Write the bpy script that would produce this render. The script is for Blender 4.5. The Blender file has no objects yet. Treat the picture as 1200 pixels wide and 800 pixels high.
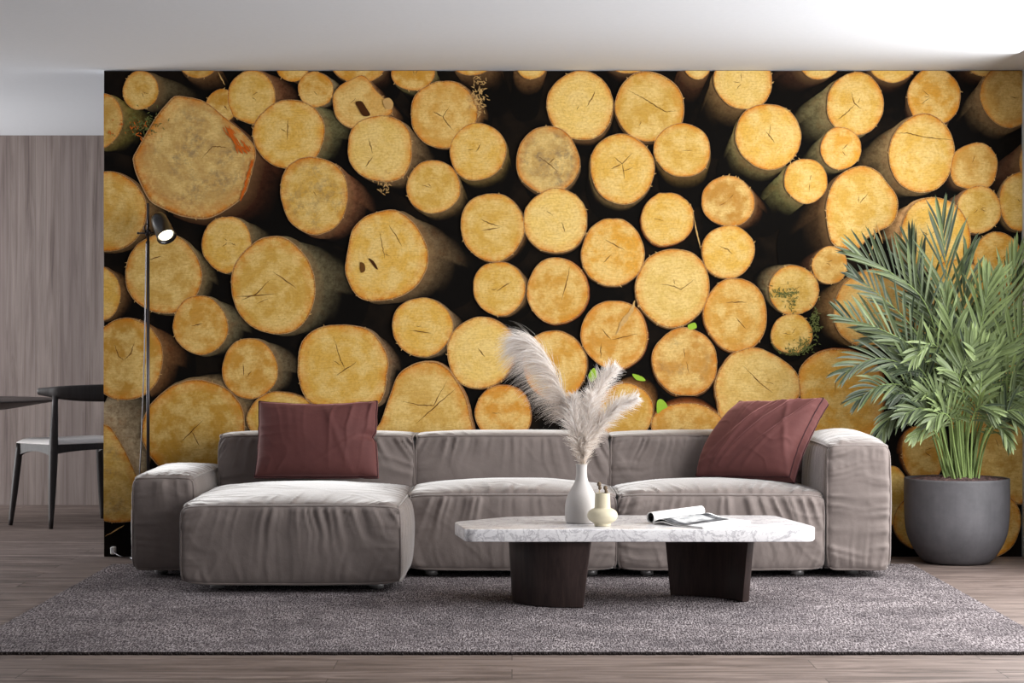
import bpy, bmesh, math, random
import numpy as np
from mathutils import Vector, Matrix
random.seed(7)
C = bpy.context.scene.collection
PI = math.pi
F = 2500.0; H = 1.05                        # focal length in px (1200 px wide), eye height
def W(px, py, d): return Vector(((px-600)/F*d, d, H-(py-400)/F*d))

# ------------------------------------------------------------------ noise
def _h(i, j, k, s):
    n = (i*374761393 + j*668265263 + k*2147483647 + s*974634777) & 0xffffffff
    n = ((n ^ (n >> 13))*1274126177) & 0xffffffff
    n = n ^ (n >> 16)
    return (n & 0xffffff)/float(0xffffff)
def vn(x, y=0., z=0., s=0):
    x, y, z = np.broadcast_arrays(np.asarray(x, float), np.asarray(y, float), np.asarray(z, float))
    i, j, k = np.floor(x).astype(np.int64), np.floor(y).astype(np.int64), np.floor(z).astype(np.int64)
    f, g, h = x-i, y-j, z-k
    f, g, h = f*f*(3-2*f), g*g*(3-2*g), h*h*(3-2*h)
    r = 0
    for a in (0, 1):
        for b in (0, 1):
            for c in (0, 1):
                r = r + _h(i+a, j+b, k+c, s)*(f if a else 1-f)*(g if b else 1-g)*(h if c else 1-h)
    return r
def fbm(x, y=0., z=0., s=0, o=3):
    r = 0; a = .5
    for q in range(o):
        r = r + a*(vn(np.asarray(x)*2**q, np.asarray(y)*2**q, np.asarray(z)*2**q, s+q)-.5); a *= .5
    return r*2

# ------------------------------------------------------------------ objects
def tag(o, label=None, cat=None, group=None, kind=None):
    if label: o['label'] = label
    if cat: o['category'] = cat
    if group: o['group'] = group
    if kind: o['kind'] = kind
    return o
def thing(name, label, cat, loc=(0, 0, 0), group=None):
    o = bpy.data.objects.new(name, None); C.objects.link(o); o.location = loc
    o.empty_display_size = .1
    return tag(o, label, cat, group)
def wpos(o):
    v = Vector((0, 0, 0))
    while o is not None:
        v += Vector(o.location); o = o.parent
    return v
def mesh_obj(name, verts, faces, mats, parent=None, smooth=True, midx=None, origin=None):
    """verts in WORLD coordinates; parents are only ever translated"""
    me = bpy.data.meshes.new(name)
    base = wpos(parent) if parent is not None else Vector((0, 0, 0))
    org = Vector(origin) if origin is not None else base
    V = np.asarray(verts, float).reshape(-1, 3) - np.array(org)
    me.from_pydata([tuple(v) for v in V], [], [tuple(int(q) for q in f) for f in faces])
    if not isinstance(mats, (list, tuple)): mats = [mats]
    for m in mats: me.materials.append(m)
    if midx is not None: me.polygons.foreach_set('material_index', np.asarray(midx, dtype=np.int32))
    if smooth: me.polygons.foreach_set('use_smooth', [True]*len(me.polygons))
    me.update()
    o = bpy.data.objects.new(name, me); C.objects.link(o)
    if parent is not None:
        o.parent = parent; o.location = org-base
    else: o.location = org
    return o
class MB:
    def __init__(s): s.v = []; s.f = []; s.m = []
    def add(s, v, f, m=0):
        n = len(s.v); s.v.extend([tuple(q) for q in v]); s.f.extend([tuple(n+i for i in q) for q in f]); s.m.extend([m]*len(f))
    def box(s, a, b, m=0):
        x0, y0, z0 = a; x1, y1, z1 = b
        s.add([(x0,y0,z0),(x1,y0,z0),(x1,y1,z0),(x0,y1,z0),(x0,y0,z1),(x1,y0,z1),(x1,y1,z1),(x0,y1,z1)],
              [(0,3,2,1),(4,5,6,7),(0,1,5,4),(1,2,6,5),(2,3,7,6),(3,0,4,7)], m)
    def tube(s, pts, r, n=8, m=0, cap=True, flat=None, closed=False):
        pts = [Vector(p) for p in pts]; N = len(pts)
        rs = r if isinstance(r, (list, tuple)) else [r]*N
        T = []
        for i in range(N):
            a = pts[i-1] if (i > 0 or closed) else pts[0]
            b = pts[(i+1) % N] if (i < N-1 or closed) else pts[-1]
            t = b-a
            T.append(t.normalized() if t.length > 1e-9 else Vector((0, 0, 1)))
        up = Vector((0, 0, 1)) if abs(T[0].z) < .9 else Vector((1, 0, 0))
        u = (up - T[0]*up.dot(T[0])).normalized()
        V = []
        for i in range(N):
            u = (u - T[i]*u.dot(T[i]))
            u = u.normalized() if u.length > 1e-6 else T[i].orthogonal().normalized()
            w = T[i].cross(u)
            for k in range(n):
                a = 2*PI*k/n; q = pts[i]+(u*math.cos(a)+w*math.sin(a)*(flat or 1))*rs[i]
                V.append(q)
        Fc = []
        for i in range(N if closed else N-1):
            for k in range(n):
                i2 = (i+1) % N
                Fc.append((i*n+k, i*n+(k+1) % n, i2*n+(k+1) % n, i2*n+k))
        if cap and not closed:
            Fc.append(tuple(range(n-1, -1, -1))); Fc.append(tuple((N-1)*n+k for k in range(n)))
        s.add(V, Fc, m)
    def lathe(s, prof, c, n=48, m=0, axis=None):
        V = []; Fc = []; c = Vector(c)
        R = axis if axis is not None else Matrix.Identity(3)
        for (r, z) in prof:
            for k in range(n):
                a = 2*PI*k/n; V.append(c + R @ Vector((r*math.cos(a), r*math.sin(a), z)))
        for i in range(len(prof)-1):
            for k in range(n): Fc.append((i*n+k, i*n+(k+1) % n, (i+1)*n+(k+1) % n, (i+1)*n+k))
        s.add(V, Fc, m)
        if prof[0][0] > 1e-5: s.f.append(tuple(len(s.v)-len(V)+k for k in range(n-1, -1, -1))); s.m.append(m)
        if prof[-1][0] > 1e-5: s.f.append(tuple(len(s.v)-n+k for k in range(n))); s.m.append(m)
    def build(s, name, mats, parent=None, smooth=True, origin=None):
        return mesh_obj(name, s.v, s.f, mats, parent, smooth, s.m, origin)
def bevel(o, w, seg=3, lim=.6):
    m = o.modifiers.new('bevel', 'BEVEL'); m.width = w; m.segments = seg; m.limit_method = 'ANGLE'; m.angle_limit = lim
    m.harden_normals = False; return o
def spline(pts, n, closed=False):
    P = [np.array(p, float) for p in pts]; N = len(P); out = []
    segs = N if closed else N-1
    per = max(1, int(round(n/segs)))
    for i in range(segs):
        if closed: a, b, c, d = P[i-1], P[i], P[(i+1) % N], P[(i+2) % N]
        else: a, b, c, d = P[max(i-1, 0)], P[i], P[i+1], P[min(i+2, N-1)]
        for q in range(per):
            t = q/per
            out.append(.5*((2*b)+(-a+c)*t+(2*a-5*b+4*c-d)*t*t+(-a+3*b-3*c+d)*t**3))
    if not closed: out.append(P[-1])
    return out

# ------------------------------------------------------------------ materials
def srgb(r, g, b):
    f = lambda c: c/12.92 if c <= .04045 else ((c+.055)/1.055)**2.4
    return (f(r/255.), f(g/255.), f(b/255.), 1)
class NT:
    def __init__(s, name):
        s.m = bpy.data.materials.new(name); s.m.use_nodes = True; s.t = s.m.node_tree; s.n = s.t.nodes
        s.b = s.n['Principled BSDF']; s.b.inputs['Specular IOR Level'].default_value = .3
    def node(s, k, **kw):
        n = s.n.new(k)
        for a, v in kw.items():
            if a in n.inputs.keys(): n.inputs[a].default_value = v
            else: setattr(n, a, v)
        return n
    def l(s, a, b): s.t.links.new(a, b)
    def math(s, op, a, b=None, clamp=False):
        n = s.n.new('ShaderNodeMath'); n.operation = op; n.use_clamp = clamp
        for i, q in enumerate((a, b)):
            if q is None: continue
            if isinstance(q, (int, float)): n.inputs[i].default_value = q
            else: s.l(q, n.inputs[i])
        return n.outputs[0]
    def mix(s, f, a, b, mode='MIX'):
        n = s.n.new('ShaderNodeMix'); n.data_type = 'RGBA'; n.blend_type = mode
        for i, q in ((0, f), (6, a), (7, b)):
            if isinstance(q, (int, float)): n.inputs[i].default_value = q
            elif isinstance(q, tuple): n.inputs[i].default_value = q
            else: s.l(q, n.inputs[i])
        return n.outputs[2]
    def noise(s, vec, scale, detail=3, rough=.5, dist=0):
        n = s.n.new('ShaderNodeTexNoise'); n.inputs['Scale'].default_value = scale; n.inputs['Detail'].default_value = detail
        n.inputs['Roughness'].default_value = rough; n.inputs['Distortion'].default_value = dist
        if vec is not None: s.l(vec, n.inputs['Vector'])
        return n.outputs['Fac']
    def ramp(s, f, stops):
        n = s.n.new('ShaderNodeValToRGB'); e = n.color_ramp.elements
        while len(e) < len(stops): e.new(.5)
        for q, (p, c) in zip(e, stops): q.position = p; q.color = c if isinstance(c, tuple) else (c, c, c, 1)
        s.l(f, n.inputs[0]); return n.outputs[0]
    def mapping(s, src, scale=(1, 1, 1), rot=(0, 0, 0), loc=(0, 0, 0)):
        n = s.n.new('ShaderNodeMapping'); n.inputs['Scale'].default_value = scale; n.inputs['Rotation'].default_value = rot
        n.inputs['Location'].default_value = loc
        s.l(src, n.inputs['Vector']); return n.outputs[0]
    def obj(s): return s.n.new('ShaderNodeTexCoord').outputs['Object']
    def attr(s, name): n = s.n.new('ShaderNodeAttribute'); n.attribute_name = name; return n
    def bump(s, h, strength=.3, dist=.01):
        n = s.n.new('ShaderNodeBump'); n.inputs['Strength'].default_value = strength; n.inputs['Distance'].default_value = dist
        s.l(h, n.inputs['Height']); s.l(n.outputs[0], s.b.inputs['Normal'])
    def set(s, **kw):
        for k, v in kw.items():
            k = {'rough': 'Roughness', 'metal': 'Metallic', 'col': 'Base Color', 'spec': 'Specular IOR Level', 'sheen': 'Sheen Weight',
                 'sheenr': 'Sheen Roughness', 'sheent': 'Sheen Tint', 'coat': 'Coat Weight', 'trans': 'Transmission Weight', 'alpha': 'Alpha'}.get(k, k)
            if isinstance(v, (int, float, tuple)): s.b.inputs[k].default_value = v
            else: s.l(v, s.b.inputs[k])
        return s
def simple(name, c, rough=.6, var=.08, scale=20, **kw):
    t = NT(name); n = t.noise(t.obj(), scale, 3)
    d = tuple(max(0, q*(1-var)) for q in c[:3])+(1,); e = tuple(min(1, q*(1+var)) for q in c[:3])+(1,)
    t.set(col=t.mix(n, d, e), rough=rough, **kw); return t.m

def m_velvet(name, c, sheen=.6, tint=(1, 1, 1, 1), bstr=.25):
    t = NT(name); o = t.obj()
    n1 = t.noise(o, 9, 4, .6); n2 = t.noise(o, 260, 2, .6)
    a = tuple(q*.84 for q in c[:3])+(1,); b = tuple(min(1, q*1.14) for q in c[:3])+(1,)
    col = t.mix(t.ramp(n1, [(.3, 0.), (.7, 1.)]), a, b)
    col = t.mix(.25, col, t.mix(n2, a, b))
    t.set(col=col, rough=.75, sheen=sheen, sheenr=.35, spec=.25); t.b.inputs['Sheen Tint'].default_value = tint
    n3 = t.noise(o, 45, 4, .6)
    t.bump(t.math('ADD', t.math('MULTIPLY', n2, .3), n3), bstr, .004)
    return t.m
SOFA = m_velvet('taupe_velvet', srgb(116, 106, 102), 1.)
PIPE = m_velvet('taupe_piping', srgb(112, 102, 98), .8)
CUSH = m_velvet('burgundy_velvet', srgb(94, 55, 53), .9, srgb(225, 165, 165), .2)
CPIPE = m_velvet('dark_burgundy_piping', srgb(58, 30, 32), .2, srgb(200, 140, 140))

def m_white():
    t = NT('white_plaster'); n = t.noise(t.obj(), 40, 4)
    t.set(col=t.mix(n, srgb(214, 217, 222), srgb(221, 224, 229)), rough=.9, spec=.1); t.bump(n, .05, .002); return t.m
PLASTER = m_white()

def m_woodwall():
    t = NT('grey_wood_panel'); o = t.obj()
    v = t.mapping(o, (1, 1, .04))
    g1 = t.noise(v, 26, 6, .65, .6); g2 = t.noise(t.mapping(o, (1, 1, .015)), 160, 3, .7)
    br = t.node('ShaderNodeTexBrick'); br.offset = 0
    t.l(t.mapping(o, (1, 1, 1), (PI/2, 0, PI/2)), br.inputs['Vector'])
    sp = t.node('ShaderNodeSeparateXYZ'); t.l(o, sp.inputs[0])
    xi = t.math('FLOOR', t.math('MULTIPLY', sp.outputs[0], 6.2))
    wn = t.node('ShaderNodeTexWhiteNoise'); wn.noise_dimensions = '1D'; t.l(xi, wn.inputs['W'])
    c = t.ramp(g1, [(.28, srgb(92, 80, 76)), (.5, srgb(134, 122, 117)), (.72, srgb(158, 146, 140))])
    c = t.mix(t.math('MULTIPLY', g2, .5), c, srgb(82, 71, 69))
    c = t.mix(t.math('MULTIPLY', wn.outputs[0], .42), c, srgb(112, 101, 99))
    fr = t.math('FRACT', t.math('MULTIPLY', sp.outputs[0], 6.2))
    line = t.math('LESS_THAN', fr, .02)
    c = t.mix(t.math('MULTIPLY', line, .45), c, srgb(80, 70, 68))
    t.n.remove(br)
    t.set(col=c, rough=.65, spec=.2); t.bump(g1, .15, .003); return t.m
WOODWALL = m_woodwall()

def m_floor():
    t = NT('grey_oak_floorboards'); o = t.obj()
    br = t.node('ShaderNodeTexBrick'); br.offset = .37
    br.inputs['Scale'].default_value = 1; br.inputs['Brick Width'].default_value = 1.55; br.inputs['Row Height'].default_value = .19
    br.inputs['Mortar Size'].default_value = .0018; br.inputs['Mortar Smooth'].default_value = .1
    br.inputs['Color1'].default_value = (0, 0, 0, 1); br.inputs['Color2'].default_value = (1, 1, 1, 1); br.inputs['Mortar'].default_value = (.5, .5, .5, 1)
    t.l(o, br.inputs['Vector'])
    tone = t.node('ShaderNodeSeparateColor'); t.l(br.outputs['Color'], tone.inputs[0])
    off = t.node('ShaderNodeCombineXYZ'); t.l(t.math('MULTIPLY', tone.outputs[0], 7.), off.inputs[2]); t.l(t.math('MULTIPLY', tone.outputs[0], 3.), off.inputs[0])
    ad = t.node('ShaderNodeVectorMath'); ad.operation = 'ADD'; t.l(o, ad.inputs[0]); t.l(off.outputs[0], ad.inputs[1])
    g = t.noise(t.mapping(ad.outputs[0], (.10, 1, 1)), 17, 7, .7, 1.4)
    g2 = t.noise(t.mapping(ad.outputs[0], (.02, 1, 1)), 130, 3, .7)
    c = t.ramp(g, [(.38, srgb(62, 51, 47)), (.5, srgb(106, 92, 86)), (.62, srgb(142, 127, 120))])
    c = t.mix(t.math('MULTIPLY', g2, .4), c, srgb(66, 56, 52))
    c = t.mix(t.math('MULTIPLY', tone.outputs[0], .3), c, srgb(124, 111, 105))
    c = t.mix(t.math('MULTIPLY', br.outputs['Fac'], .75), c, srgb(50, 42, 40))
    t.set(col=c, rough=t.math('ADD', .5, t.math('MULTIPLY', g, .2)), spec=.25)
    t.bump(t.math('SUBTRACT', g, t.math('MULTIPLY', br.outputs['Fac'], .6)), .12, .003); return t.m
FLOOR = m_floor()

def m_rug():
    t = NT('woven_grey_rug'); o = t.obj()
    big = t.noise(t.mapping(o, (1, 1.4, 1)), 2.2, 4, .6); mid = t.noise(t.mapping(o, (1, .35, 1)), 14, 3, .6)
    dist = t.noise(o, 30, 2)
    fine = t.noise(t.mapping(o, (1, .16, 1), (0, 0, .22)), 210, 2, .6, .4)
    fine2 = t.noise(t.mapping(o, (1, .16, 1), (0, 0, -.22)), 195, 2, .6, .4)
    band = t.noise(t.mapping(o, (.5, 1, 1)), 4, 2)
    f = t.mix(t.ramp(band, [(.45, 0.), (.55, 1.)]), fine, fine2)
    c = t.ramp(f, [(.38, srgb(54, 48, 50)), (.5, srgb(114, 106, 108)), (.61, srgb(178, 170, 171))])
    k = t.ramp(t.math('ADD', t.math('MULTIPLY', big, .6), t.math('MULTIPLY', mid, .4)), [(.38, 0.), (.62, 1.)])
    c = t.mix(t.math('MULTIPLY', t.math('SUBTRACT', 1, k), .6), c, srgb(62, 57, 60))
    t.set(col=c, rough=1., spec=.03); t.bump(f, 1., .008); return t.m
RUG = m_rug()
RUGEDGE = simple('dark_rug_binding', srgb(44, 36, 35), .95, .3, 300)

def m_marble():
    t = NT('white_marble'); o = t.obj()
    w = t.noise(t.mapping(o, (1, 1.6, 1), (0, 0, .7)), 6.5, 8, .62, 1.6)
    v = t.math('SUBTRACT', 1, t.math('MULTIPLY', t.math('ABSOLUTE', t.math('SUBTRACT', w, .5)), 30), True)
    w2 = t.noise(t.mapping(o, (1.3, .8, 2), (0, .3, 1.2)), 14, 6, .6, 1.)
    v2 = t.math('SUBTRACT', 1, t.math('MULTIPLY', t.math('ABSOLUTE', t.math('SUBTRACT', w2, .5)), 45), True)
    cl = t.noise(o, 5, 3)
    c = t.mix(t.ramp(cl, [(.35, 0.), (.7, 1.)]), srgb(222, 220, 222), srgb(236, 235, 236))
    c = t.mix(t.math('MULTIPLY', v, .62), c, srgb(142, 138, 146))
    c = t.mix(t.math('MULTIPLY', v2, .4), c, srgb(160, 156, 162))
    t.set(col=c, rough=.22, spec=.45); return t.m
MARBLE = m_marble()
def m_dark_wood(name, a, b, zs=.1):
    t = NT(name); o = t.obj()
    g = t.noise(t.mapping(o, (1, 1, zs)), 34, 6, .7, 1.4)
    t.set(col=t.ramp(g, [(.3, a), (.7, b)]), rough=.45, spec=.3); t.bump(g, .12, .002); return t.m
DARKWOOD = m_dark_wood('dark_walnut', srgb(36, 28, 27), srgb(66, 52, 49))
CHAIRWOOD = m_dark_wood('black_stained_wood', srgb(38, 34, 34), srgb(56, 51, 50))
TABLEWOOD = m_dark_wood('dark_stained_tabletop', srgb(62, 56, 55), srgb(84, 76, 74), 1)
METAL = NT('brushed_steel').set(col=srgb(120, 118, 120), metal=1., rough=.28).m
BLACKM = simple('black_lacquered_metal', srgb(20, 20, 23), .3, .1, 10, metal=.3, coat=.4)
DKMETAL = NT('dark_steel').set(col=srgb(74, 72, 76), metal=1., rough=.3).m
FOOTM = NT('satin_metal_foot').set(col=srgb(170, 168, 168), metal=.6, rough=.4).m
def emis(name, c, s):
    t = NT(name); t.set(col=c); t.b.inputs['Emission Color'].default_value = c; t.b.inputs['Emission Strength'].default_value = s; return t.m
BULB = emis('glowing_bulb', srgb(255, 240, 205), 3.2)
def m_ceramic(name, c, bs=.2):
    t = NT(name); o = t.obj(); n = t.noise(o, 120, 4, .7); n2 = t.noise(o, 25, 3)
    a = tuple(q*.92 for q in c[:3])+(1,)
    t.set(col=t.mix(n2, a, c), rough=.7, spec=.25); t.bump(n, bs, .002); return t.m
VASEW = m_ceramic('matt_white_ceramic', srgb(184, 179, 176))
VASEC = m_ceramic('cream_ceramic', srgb(200, 191, 166))
PAPER = simple('white_paper', srgb(236, 235, 234), .5, .02, 10)
CHAIRSEAT = simple('light_grey_seat_leather', srgb(232, 228, 226), .6, .04, 15)
PLASTICW = simple('white_plastic', srgb(225, 225, 225), .4, .02, 10)

def m_print():
    t = NT('printed_page'); o = t.attr('puv').outputs['Vector']
    sp = t.node('ShaderNodeSeparateXYZ'); t.l(o, sp.inputs[0])
    u, v = sp.outputs[0], sp.outputs[1]
    def band(x, a, b): return t.math('MULTIPLY', t.math('GREATER_THAN', x, a), t.math('LESS_THAN', x, b))
    pic = t.math('MULTIPLY', band(u, .08, .80), band(v, .0, .97))
    inn = t.math('MULTIPLY', band(u, .30, .66), band(v, .16, .8))
    n = t.noise(t.mapping(o, (3, 2, 1)), 2.2, 3)
    g = t.ramp(n, [(.35, srgb(52, 54, 58)), (.6, srgb(104, 105, 108))])
    lt = t.ramp(n, [(.4, srgb(150, 152, 154)), (.62, srgb(205, 205, 206))])
    g = t.mix(inn, g, lt)
    t.set(col=t.mix(pic, srgb(236, 236, 236), g), rough=.85, spec=.08); return t.m
PRINT = m_print()

def m_pot():
    t = NT('dark_grey_concrete'); o = t.obj()
    n = t.noise(o, 7, 6, .65); f = t.noise(t.mapping(o, (1, 1, 1)), 70, 4, .7); st = t.noise(t.mapping(o, (1, 1, .1)), 50, 2)
    sk = t.ramp(t.noise(o, 160, 2), [(.72, 0.), (.78, 1.)])
    c = t.ramp(n, [(.3, srgb(66, 65, 68)), (.7, srgb(88, 86, 90))])
    c = t.mix(t.math('MULTIPLY', st, .18), c, srgb(120, 118, 121))
    c = t.mix(t.math('MULTIPLY', sk, .25), c, srgb(150, 148, 150))
    t.set(col=c, rough=.55, spec=.35); t.bump(t.math('ADD', n, t.math('MULTIPLY', f, .3)), .12, .003); return t.m
POT = m_pot()
def m_soil():
    t = NT('brown_soil'); o = t.obj(); n = t.noise(o, 60, 5, .7)
    t.set(col=t.ramp(n, [(.35, srgb(48, 34, 33)), (.65, srgb(112, 88, 86))]), rough=1.); t.bump(n, .6, .01); return t.m
SOIL = m_soil()
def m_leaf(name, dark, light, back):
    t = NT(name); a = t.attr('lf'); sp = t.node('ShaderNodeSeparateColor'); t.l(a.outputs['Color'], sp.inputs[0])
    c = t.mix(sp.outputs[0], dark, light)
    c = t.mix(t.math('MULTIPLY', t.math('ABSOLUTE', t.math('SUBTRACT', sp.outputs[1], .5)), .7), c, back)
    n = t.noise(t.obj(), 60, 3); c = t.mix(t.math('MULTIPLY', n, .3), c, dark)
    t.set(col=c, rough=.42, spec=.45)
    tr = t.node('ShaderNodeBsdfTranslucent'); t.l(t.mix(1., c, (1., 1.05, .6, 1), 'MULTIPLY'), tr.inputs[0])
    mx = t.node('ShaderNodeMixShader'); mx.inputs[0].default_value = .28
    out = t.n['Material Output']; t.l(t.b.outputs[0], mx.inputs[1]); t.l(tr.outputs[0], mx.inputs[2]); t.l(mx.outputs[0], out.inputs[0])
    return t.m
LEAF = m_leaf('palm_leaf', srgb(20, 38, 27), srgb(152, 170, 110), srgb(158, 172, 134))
STEM = simple('palm_stem', srgb(122, 142, 84), .5, .3, 25)
def m_plume():
    t = NT('pampas_fluff'); a = t.attr('lf'); sp = t.node('ShaderNodeSeparateColor'); t.l(a.outputs['Color'], sp.inputs[0])
    c = t.mix(sp.outputs[0], srgb(214, 200, 186), srgb(255, 254, 254))
    t.set(col=c, rough=.9, spec=.1)
    tr = t.node('ShaderNodeBsdfTranslucent'); t.l(c, tr.inputs[0])
    mx = t.node('ShaderNodeMixShader'); mx.inputs[0].default_value = .55
    out = t.n['Material Output']; t.l(t.b.outputs[0], mx.inputs[1]); t.l(tr.outputs[0], mx.inputs[2]); t.l(mx.outputs[0], out.inputs[0])
    return t.m
PLUME = m_plume()
REED = simple('dry_reed', srgb(186, 168, 138), .7, .1, 30)
POD = simple('dried_seed_pod', srgb(104, 88, 70), .85, .35, 120)

# mural print materials -------------------------------------------------
def m_endgrain():
    t = NT('mural_print_end_grain')
    uv = t.attr('uvw').outputs['Vector']; pr = t.attr('par').outputs['Vector']; tint = t.attr('tint').outputs['Color']
    sp = t.node('ShaderNodeSeparateXYZ'); t.l(pr, sp.inputs[0]); rn, rpx, stain = sp.outputs
    n1 = t.noise(uv, 1.1, 5, .62); n2 = t.noise(uv, 9, 5, .65); n3 = t.noise(t.mapping(uv, (.1, 1, 1), (0, 0, .45)), 20, 4, .65)
    nd = t.noise(uv, 1.6, 2)
    ph = t.math('ADD', t.math('MULTIPLY', rpx, 1.35), t.math('MULTIPLY', nd, 9.))
    ring = t.math('SINE', ph)
    ring2 = t.math('SINE', t.math('MULTIPLY', ph, .37))
    c = t.mix(t.math('MULTIPLY', t.ramp(n1, [(.42, 0.), (.6, 1.)]), .72), tint, srgb(244, 216, 142))
    c = t.mix(t.math('MULTIPLY', t.ramp(n2, [(.46, 0.), (.68, 1.)]), .42), c, srgb(184, 130, 40))
    c = t.mix(t.math('MULTIPLY', t.math('ADD', t.math('MULTIPLY', ring, .5), .5), .09), c, srgb(160, 112, 42))
    c = t.mix(t.math('MULTIPLY', t.math('ADD', t.math('MULTIPLY', ring2, .5), .5), .07), c, srgb(236, 210, 150))
    c = t.mix(t.math('MULTIPLY', t.ramp(n3, [(.45, 0.), (.72, 1.)]), .38), c, srgb(160, 116, 48))
    n4 = t.noise(uv, 34, 4, .7); c = t.mix(t.math('MULTIPLY', t.ramp(n4, [(.42, 0.), (.7, 1.)]), .22), c, srgb(170, 124, 56))
    # grey stains only on some logs
    gs = t.math('MULTIPLY', t.math('MULTIPLY', t.ramp(t.noise(uv, 2.6, 9, .8), [(.46, 0.), (.62, 1.)]), t.ramp(t.noise(t.mapping(uv, loc=(3, 1, 0)), .8, 2), [(.42, .1), (.58, 1.)])), t.math('MULTIPLY', stain, 1.6), True)
    c = t.mix(t.math('MULTIPLY', gs, .7), c, srgb(112, 98, 84))
    dk = t.ramp(t.noise(uv, 16, 4, .65), [(.62, 0.), (.72, 1.)])
    c = t.mix(t.math('MULTIPLY', dk, .6), c, srgb(110, 72, 30))
    rr = t.math('ADD', rn, t.math('MULTIPLY', t.math('SUBTRACT', t.noise(uv, 12, 3), .5), .07))
    rm = t.ramp(t.noise(uv, 2.6, 3), [(.34, .18), (.6, 1.)])
    c = t.mix(t.math('MULTIPLY', t.ramp(rr, [(.74, 0.), (.92, .5), (.965, .85)]), rm), c, srgb(206, 122, 28))
    c = t.mix(t.ramp(rr, [(.955, 0.), (.985, .8)]), c, srgb(128, 70, 26))
    c = t.mix(t.ramp(t.math('ADD', rn, t.math('MULTIPLY', t.math('SUBTRACT', t.noise(uv, 45, 2), .5), .08)), [(.985, 0.), (1., .8)]), c, srgb(206, 176, 130))
    t.set(col=c, rough=.85, spec=.1); return t.m
def m_bark():
    t = NT('mural_print_bark')
    uv = t.attr('uvw').outputs['Vector']; tint = t.attr('tint').outputs['Color']; pr = t.attr('par').outputs['Vector']
    sp = t.node('ShaderNodeSeparateXYZ'); t.l(pr, sp.inputs[0])
    n = t.noise(uv, 5, 8, .75); n2 = t.noise(uv, 2, 4)
    c = t.mix(t.ramp(n, [(.38, 0.), (.62, 1.)]), t.mix(1., tint, (.42, .36, .32, 1), 'MULTIPLY'), t.mix(1., tint, (1.4, 1.35, 1.25, 1), 'MULTIPLY'))
    c = t.mix(t.math('MULTIPLY', t.ramp(n2, [(.55, 0.), (.75, 1.)]), .5), c, t.mix(1., tint, (1.2, .6, .35, 1), 'MULTIPLY'))
    c = t.mix(.3, c, t.mix(1., tint, (1.1, .85, .6, 1), 'MULTIPLY'))
    c = t.mix(t.ramp(sp.outputs[1], [(.0, .42), (.16, 0.)]), c, srgb(150, 116, 76))
    c = t.mix(sp.outputs[0], c, srgb(8, 6, 4))
    t.set(col=c, rough=.85, spec=.1); return t.m
def m_gap():
    t = NT('mural_print_dark_gap'); n = t.noise(t.obj(), 6, 5, .6)
    t.set(col=t.ramp(n, [(.45, srgb(8, 6, 4)), (.75, srgb(28, 20, 12))]), rough=.85, spec=.1); return t.m
GRAIN = m_endgrain(); BARK = m_bark(); GAP = m_gap()
CRACK = simple('mural_print_crack', srgb(104, 68, 30), .85, .1, 10, spec=.1)
HOLE = simple('mural_print_hollow', srgb(70, 40, 18), .85, .2, 60, spec=.1)
MLEAF = simple('mural_print_green_leaf', srgb(150, 186, 60), .85, .2, 20, spec=.1)
FRAY = simple('mural_print_splinter', srgb(196, 158, 100), .85, .2, 60, spec=.1)
MOSS = simple('mural_print_moss', srgb(98, 104, 58), .85, .3, 60, spec=.1)
# ------------------------------------------------------------------ room
XR = 2.49; YM = 10.417; YF = 13.71; CZ = 2.374; XL = -6.0; YB = -1.5
XM = -1.992
def struct(name, mb, mat, smooth=False):
    o = mb.build(name, mat, None, smooth); o['kind'] = 'structure'; return o
m = MB(); m.box((XL-.1, YB, -.12), (XR+.1, YF+.1, 0)); struct('floor', m, FLOOR)
m = MB(); m.box((XL-.1, YB, CZ), (XR+.1, YF+.1, CZ+.12)); struct('ceiling', m, PLASTER)
m = MB(); m.box((XM, YM+.008, 0), (XR, YM+.14, CZ)); struct('wall_back', m, PLASTER)
m = MB(); m.box((XL, YF, 0), (XR, YF+.1, CZ)); struct('wall_far', m, WOODWALL)
# right wall with a large window opening between y 4.2 and 9.9
WY0, WY1, WZ0, WZ1 = 5.2, 9.7, .12, 2.28
m = MB()
m.box((XR, YB, 0), (XR+.1, WY0, CZ)); m.box((XR, WY1, 0), (XR+.1, YF, CZ))
m.box((XR, WY0, 0), (XR+.1, WY1, WZ0)); m.box((XR, WY0, WZ1), (XR+.1, WY1, CZ)); struct('wall_right', m, PLASTER)
m = MB()
for y in (WY0, (WY0*2+WY1)/3, (WY0+WY1*2)/3, WY1-.05): m.box((XR+.03, y, WZ0), (XR+.08, y+.05, WZ1))
m.box((XR+.03, WY0, WZ0), (XR+.08, WY1, WZ0+.05)); m.box((XR+.03, WY0, WZ1-.05), (XR+.08, WY1, WZ1)); struct('window_1', m, BLACKM)
# left wall with a window lighting the dining corner
VY0, VY1 = 10.7, 13.4
m = MB()
m.box((XL-.1, YB, 0), (XL, VY0, CZ)); m.box((XL-.1, VY1, 0), (XL, YF, CZ))
m.box((XL-.1, VY0, 0), (XL, VY1, .2)); m.box((XL-.1, VY0, 2.25), (XL, VY1, CZ)); struct('wall_left', m, PLASTER)
m = MB()
for y in (VY0, (VY0+VY1)/2, VY1-.05): m.box((XL-.08, y, .2), (XL-.03, y+.05, 2.25))
m.box((XL-.08, VY0, .2), (XL-.03, VY1, .25)); m.box((XL-.08, VY0, 2.2), (XL-.03, VY1, 2.25)); struct('window_2', m, BLACKM)

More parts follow.
